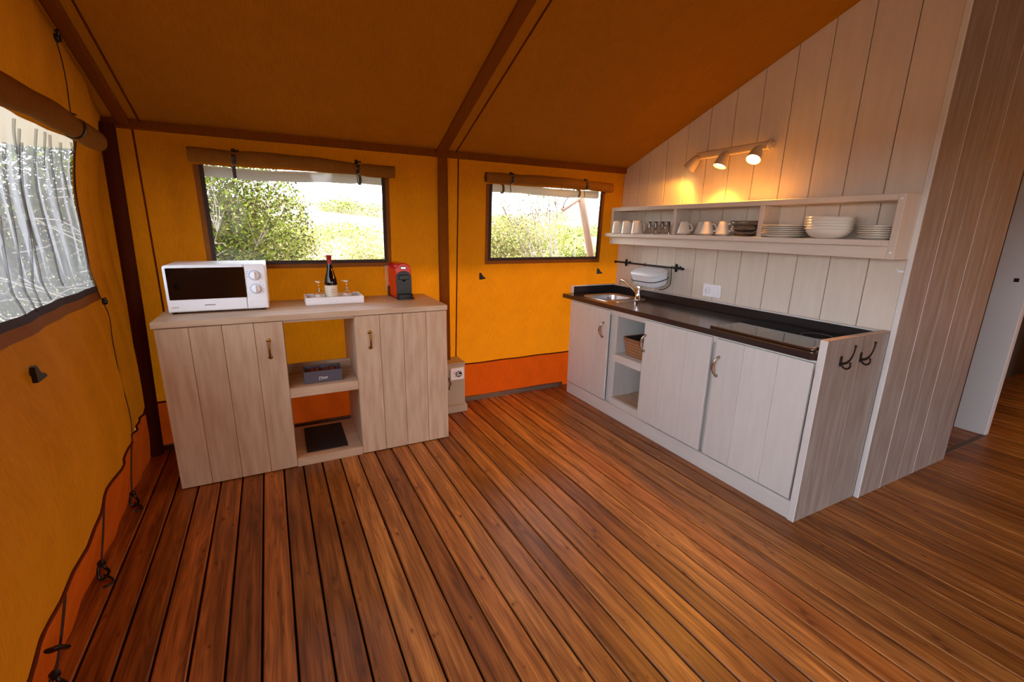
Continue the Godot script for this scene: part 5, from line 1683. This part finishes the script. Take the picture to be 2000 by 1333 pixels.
func build_outside() -> void:
	var g := struct_node("ground", "pale sandy ground around the tent")
	var gm := mb(g)
	gm.sheet(50, 60, func(u: float, v: float) -> Vector3:
		var x := lerpf(-60, 70, u); var z := lerpf(-50, 40, v)
		return Vector3(x, hill_y(x, z), z))
	obj("sand", gm, M.soil, g)
	var green := [Color(0.22, 0.32, 0.02), Color(0.36, 0.46, 0.03), Color(0.52, 0.56, 0.06), Color(0.10, 0.16, 0.02), Color(0.62, 0.60, 0.14)]
	var dull := [Color(0.14, 0.15, 0.04), Color(0.20, 0.16, 0.07), Color(0.26, 0.18, 0.10), Color(0.40, 0.42, 0.08), Color(0.08, 0.07, 0.03)]
	var pale := [Color(0.70, 0.68, 0.20), Color(0.85, 0.78, 0.36), Color(0.52, 0.56, 0.12), Color(0.80, 0.60, 0.36)]
	# big evergreen shrub filling the left of the wide window
	var t := thing("evergreen_shrub", "tall dense evergreen shrub with tangled bare twigs outside the wide window", "shrub", Vector3(-0.2, -0.4, -2.6))
	branches(t, Vector3(-0.2, -0.4, -2.6), [Vector3(-0.75, 1.75, -1.85), Vector3(-0.35, 1.5, -1.72), Vector3(-0.5, 1.2, -1.72), Vector3(0.0, 1.05, -1.7), Vector3(-0.15, 1.75, -1.76), Vector3(0.15, 1.4, -1.7), Vector3(-0.9, 1.2, -1.76), Vector3(-1.6, 1.9, -2.1), Vector3(-0.7, 2.4, -2.3), Vector3(0.1, 2.4, -2.5), Vector3(0.7, 2.0, -2.3), Vector3(1.1, 1.4, -2.2), Vector3(0.6, 1.0, -1.8), Vector3(-0.1, 1.3, -1.75), Vector3(-0.6, 0.9, -1.7), Vector3(0.2, 1.75, -1.8), Vector3(0.35, 0.75, -1.75), Vector3(-0.9, 1.5, -1.7), Vector3(0.75, 1.55, -1.85)], 0.013, M.bark_pale, 7)
	foliage(t, [[Vector3(-0.9, 1.4, -2.5), Vector3(1.1, 1.9, 1.0)], [Vector3(0.1, 1.7, -2.5), Vector3(1.0, 1.7, 0.9)], [Vector3(0.85, 1.35, -2.6), Vector3(0.75, 0.9, 0.6)], [Vector3(0.5, 0.5, -2.4), Vector3(1.1, 0.7, 0.6)], [Vector3(0.2, 1.3, -3.2), Vector3(1.4, 1.4, 0.4)]], 90000, 0.048, green + dull)
	var tw := mb(t)
	for k in 70:
		var p0 := Vector3(rnd(-1.3, 0.35), rnd(0.75, 1.95), rnd(-1.62, -1.42))
		var dr := Vector3(rnd(0.2, 0.55), rnd(-0.28, 0.3), rnd(-0.05, 0.05))
		tw.tube(smoothpath([p0, p0 + dr * 0.5 + Vector3(0, rnd(-0.08, 0.08), 0), p0 + dr], 5), [0.006, 0.0055, 0.005, 0.004, 0.003, 0.002], 5)
	obj("dry_twigs", tw, M.bark_pale, t, "", "stuff")
	foliage(t, [[Vector3(-0.65, 1.25, -1.75), Vector3(0.75, 0.75, 0.25)]], 9000, 0.035, [Color(0.20, 0.13, 0.08), Color(0.30, 0.20, 0.12), Color(0.42, 0.40, 0.10), Color(0.12, 0.08, 0.05)])
	var tt := thing("added_shade_tree", "unseen tall tree added outside the back left corner to shade the tent, crown above the eaves", "tree", Vector3(-1.7, -0.4, -2.9))  # out of view, added to keep sun off the gauze window
	var trunk := mb(tt)
	trunk.tube(smoothpath([Vector3(-1.7, -0.45, -2.9), Vector3(-1.62, 1.2, -2.8), Vector3(-1.5, 3.4, -2.4)], 10), [0.13, 0.12, 0.115, 0.11, 0.105, 0.1, 0.095, 0.09, 0.08, 0.07, 0.06], 10)
	obj("trunk", trunk, M.bark, tt)
	branches(tt, Vector3(-1.55, 2.6, -2.5), [Vector3(-2.5, 4.4, -2.4), Vector3(-0.6, 4.6, -2.0), Vector3(-1.4, 5.2, -1.2), Vector3(-1.2, 4.4, -3.4)], 0.05, M.bark, 3)
	foliage(tt, [[Vector3(-1.35, 4.3, -2.0), Vector3(1.5, 1.0, 1.5)], [Vector3(-0.7, 4.0, -2.5), Vector3(1.3, 0.9, 1.1)], [Vector3(-2.2, 3.9, -2.2), Vector3(1.1, 0.8, 1.1)]], 22000, 0.11, green)
	# lower scrub to the right and beyond
	var hedge := thing("tall_thicket", "tall dark thicket standing behind the leafy shrubs outside the gauze window", "thicket", Vector3(-4.2, -0.4, -0.5))
	branches(hedge, Vector3(-4.2, -0.4, -0.5), [Vector3(-4.0, 2.5, -1.5), Vector3(-3.8, 3.0, 0.5), Vector3(-4.0, 2.6, 1.5)], 0.05, M.bark, 4)
	foliage(hedge, [[Vector3(-4.3, 1.4, -3.2), Vector3(1.0, 2.2, 1.6)], [Vector3(-4.4, 1.5, -1.0), Vector3(1.0, 2.4, 1.6)], [Vector3(-4.4, 1.4, 1.2), Vector3(1.0, 2.2, 1.5)], [Vector3(-3.0, 1.2, -4.2), Vector3(1.4, 2.2, 1.0)]], 40000, 0.12, dull)
	var spots := [
		[Vector3(2.5, -0.4, -4.4), Vector3(1.0, 0.75, 0.7), "rounded yellow-green bush outside, right of the evergreen shrub", green + pale],
		[Vector3(3.5, -0.4, -6.0), Vector3(1.4, 0.95, 0.8), "dry reddish-green bush farther out behind the yellow-green bush", pale],
		[Vector3(4.6, -0.4, -4.2), Vector3(0.9, 0.85, 0.7), "leafy bush at the left foot of the slender tree outside", green + pale],
		[Vector3(6.9, -0.4, -4.6), Vector3(1.1, 1.15, 0.7), "leafy bush right of the slender tree, behind the slanting pole", green + pale],
		[Vector3(6.6, -0.4, -8.5), Vector3(2.6, 1.3, 1.0), "long low scrub farther out behind the slender tree", pale],
		[Vector3(1.0, -0.4, -8.5), Vector3(3.4, 1.2, 1.0), "long pale scrub on the far skyline behind the wide window", pale],
	]
	for s in spots:
		var b := thing("bush", s[2], "bush", s[0])
		var r: Vector3 = s[1]
		branches(b, s[0], [s[0] + Vector3(-r.x * 0.5, r.y, 0.1), s[0] + Vector3(r.x * 0.4, r.y * 1.1, 0.1), s[0] + Vector3(0, r.y * 1.3, 0)], 0.025, M.bark, 2)
		var bl := []
		for k in 7: bl.append([s[0] + Vector3(rnd(-0.7, 0.7) * r.x, r.y * rnd(0.5, 1.35), rnd(-0.5, 0.5) * r.z), Vector3(r.x * rnd(0.35, 0.6), r.y * rnd(0.35, 0.6), r.z * 0.6)])
		foliage(b, bl, 9000 if r.x < 2 else 14000, 0.07 if r.x < 2 else 0.10, s[3])
	var sc := thing("hillside_scrub", "sunlit yellow-green scrub covering the low rise beyond the bushes", "scrub", Vector3(2, 0, -24))
	sc.set_meta("kind", "stuff")
	var blobs := []
	for k in 120:
		var x := rnd(-22, 34); var z := rnd(-34, -10.5)
		blobs.append([Vector3(x, hill_y(x, z) + 0.25, z), Vector3(rnd(0.8, 1.8), rnd(0.4, 0.8), rnd(0.7, 1.2))])
	foliage(sc, blobs, 60000, 0.16, pale + green)
	# slender half-bare tree in the kitchen-side window
	var st := thing("slender_tree", "slender half-bare tree with thin leaning trunks outside the kitchen-side window", "tree", Vector3(6.1, -0.4, -4.0))
	branches(st, Vector3(6.1, -0.4, -4.0), [Vector3(5.2, 2.3, -4.1), Vector3(5.6, 2.6, -4.0), Vector3(6.0, 2.5, -4.2), Vector3(4.9, 1.7, -4.0), Vector3(5.5, 1.9, -3.9), Vector3(6.3, 2.2, -4.1), Vector3(5.3, 1.9, -3.95), Vector3(5.8, 2.1, -4.05), Vector3(4.7, 1.9, -4.1), Vector3(5.1, 1.5, -3.9)], 0.02, M.bark_pale, 8)
	foliage(st, [[Vector3(5.2, 2.0, -4.0), Vector3(0.6, 0.6, 0.4)], [Vector3(5.7, 2.2, -4.1), Vector3(0.6, 0.7, 0.4)], [Vector3(4.9, 1.5, -4.0), Vector3(0.5, 0.4, 0.4)]], 4500, 0.038, dull + pale)
	# scrub outside the left gauze window; low shrubs added to shade the skirt
	for s in [[Vector3(-1.6, -0.4, 0.6), Vector3(0.8, 1.0, 0.9), "leafy shrub close outside the left gauze window"], [Vector3(-2.0, -0.4, -1.0), Vector3(1.0, 1.15, 0.9), "taller shrub outside the left wall, towards the back corner"], [Vector3(-0.95, -0.4, 2.1), Vector3(0.5, 0.62, 0.8), "unseen low shrub added to shade the left wall beside the viewer"], [Vector3(-0.9, -0.4, 3.7), Vector3(0.5, 0.62, 0.9), "unseen low shrub added to shade the left wall behind the viewer"]]:
		var b := thing("bush", s[2], "bush", s[0])
		var r: Vector3 = s[1]
		branches(b, s[0], [s[0] + Vector3(0.5, r.y, -0.2), s[0] + Vector3(0.6, r.y * 1.4, 0.3), s[0] + Vector3(0.1, r.y * 1.5, 0)], 0.03, M.bark_pale, 4)
		var bl := []
		for k in 7: bl.append([s[0] + Vector3(rnd(-0.4, 0.6) * r.x, r.y * rnd(0.3, 1.5), rnd(-0.7, 0.7) * r.z), Vector3(r.x * 0.5, r.y * 0.5, r.z * 0.5)])
		foliage(b, bl, 14000, 0.065, green + dull)
	# the tent's outer frame in view
	var f := thing("tent_pole", "slanting peeled timber tent pole with a short brace outside the kitchen-side window", "pole", Vector3(4.72, -0.42, -1.0))
	var p := mb(f)
	p.tube([Vector3(4.86, -0.45, -1.0), Vector3(4.53, 0.75, -1.0), Vector3(4.1, 2.3, -1.0)], [0.046, 0.043, 0.040], 14)
	obj("pole", p, M.pole_timber, f)
	var br := mb(f)
	br.tube([Vector3(4.32, 1.84, -1.0), Vector3(4.0, 1.645, -1.0)], 0.026, 12)
	obj("brace", br, M.pole_timber, f)
	var rope := mb(f)
	rope.tube(smoothpath([Vector3(4.0, 1.66, -0.985), Vector3(4.01, 1.72, -0.98), Vector3(4.06, 1.78, -0.98), Vector3(4.12, 1.82, -0.98), Vector3(4.13, 1.95, -1.0)], 14), 0.006, 6)
	obj("guy_rope", rope, M.cord, f)
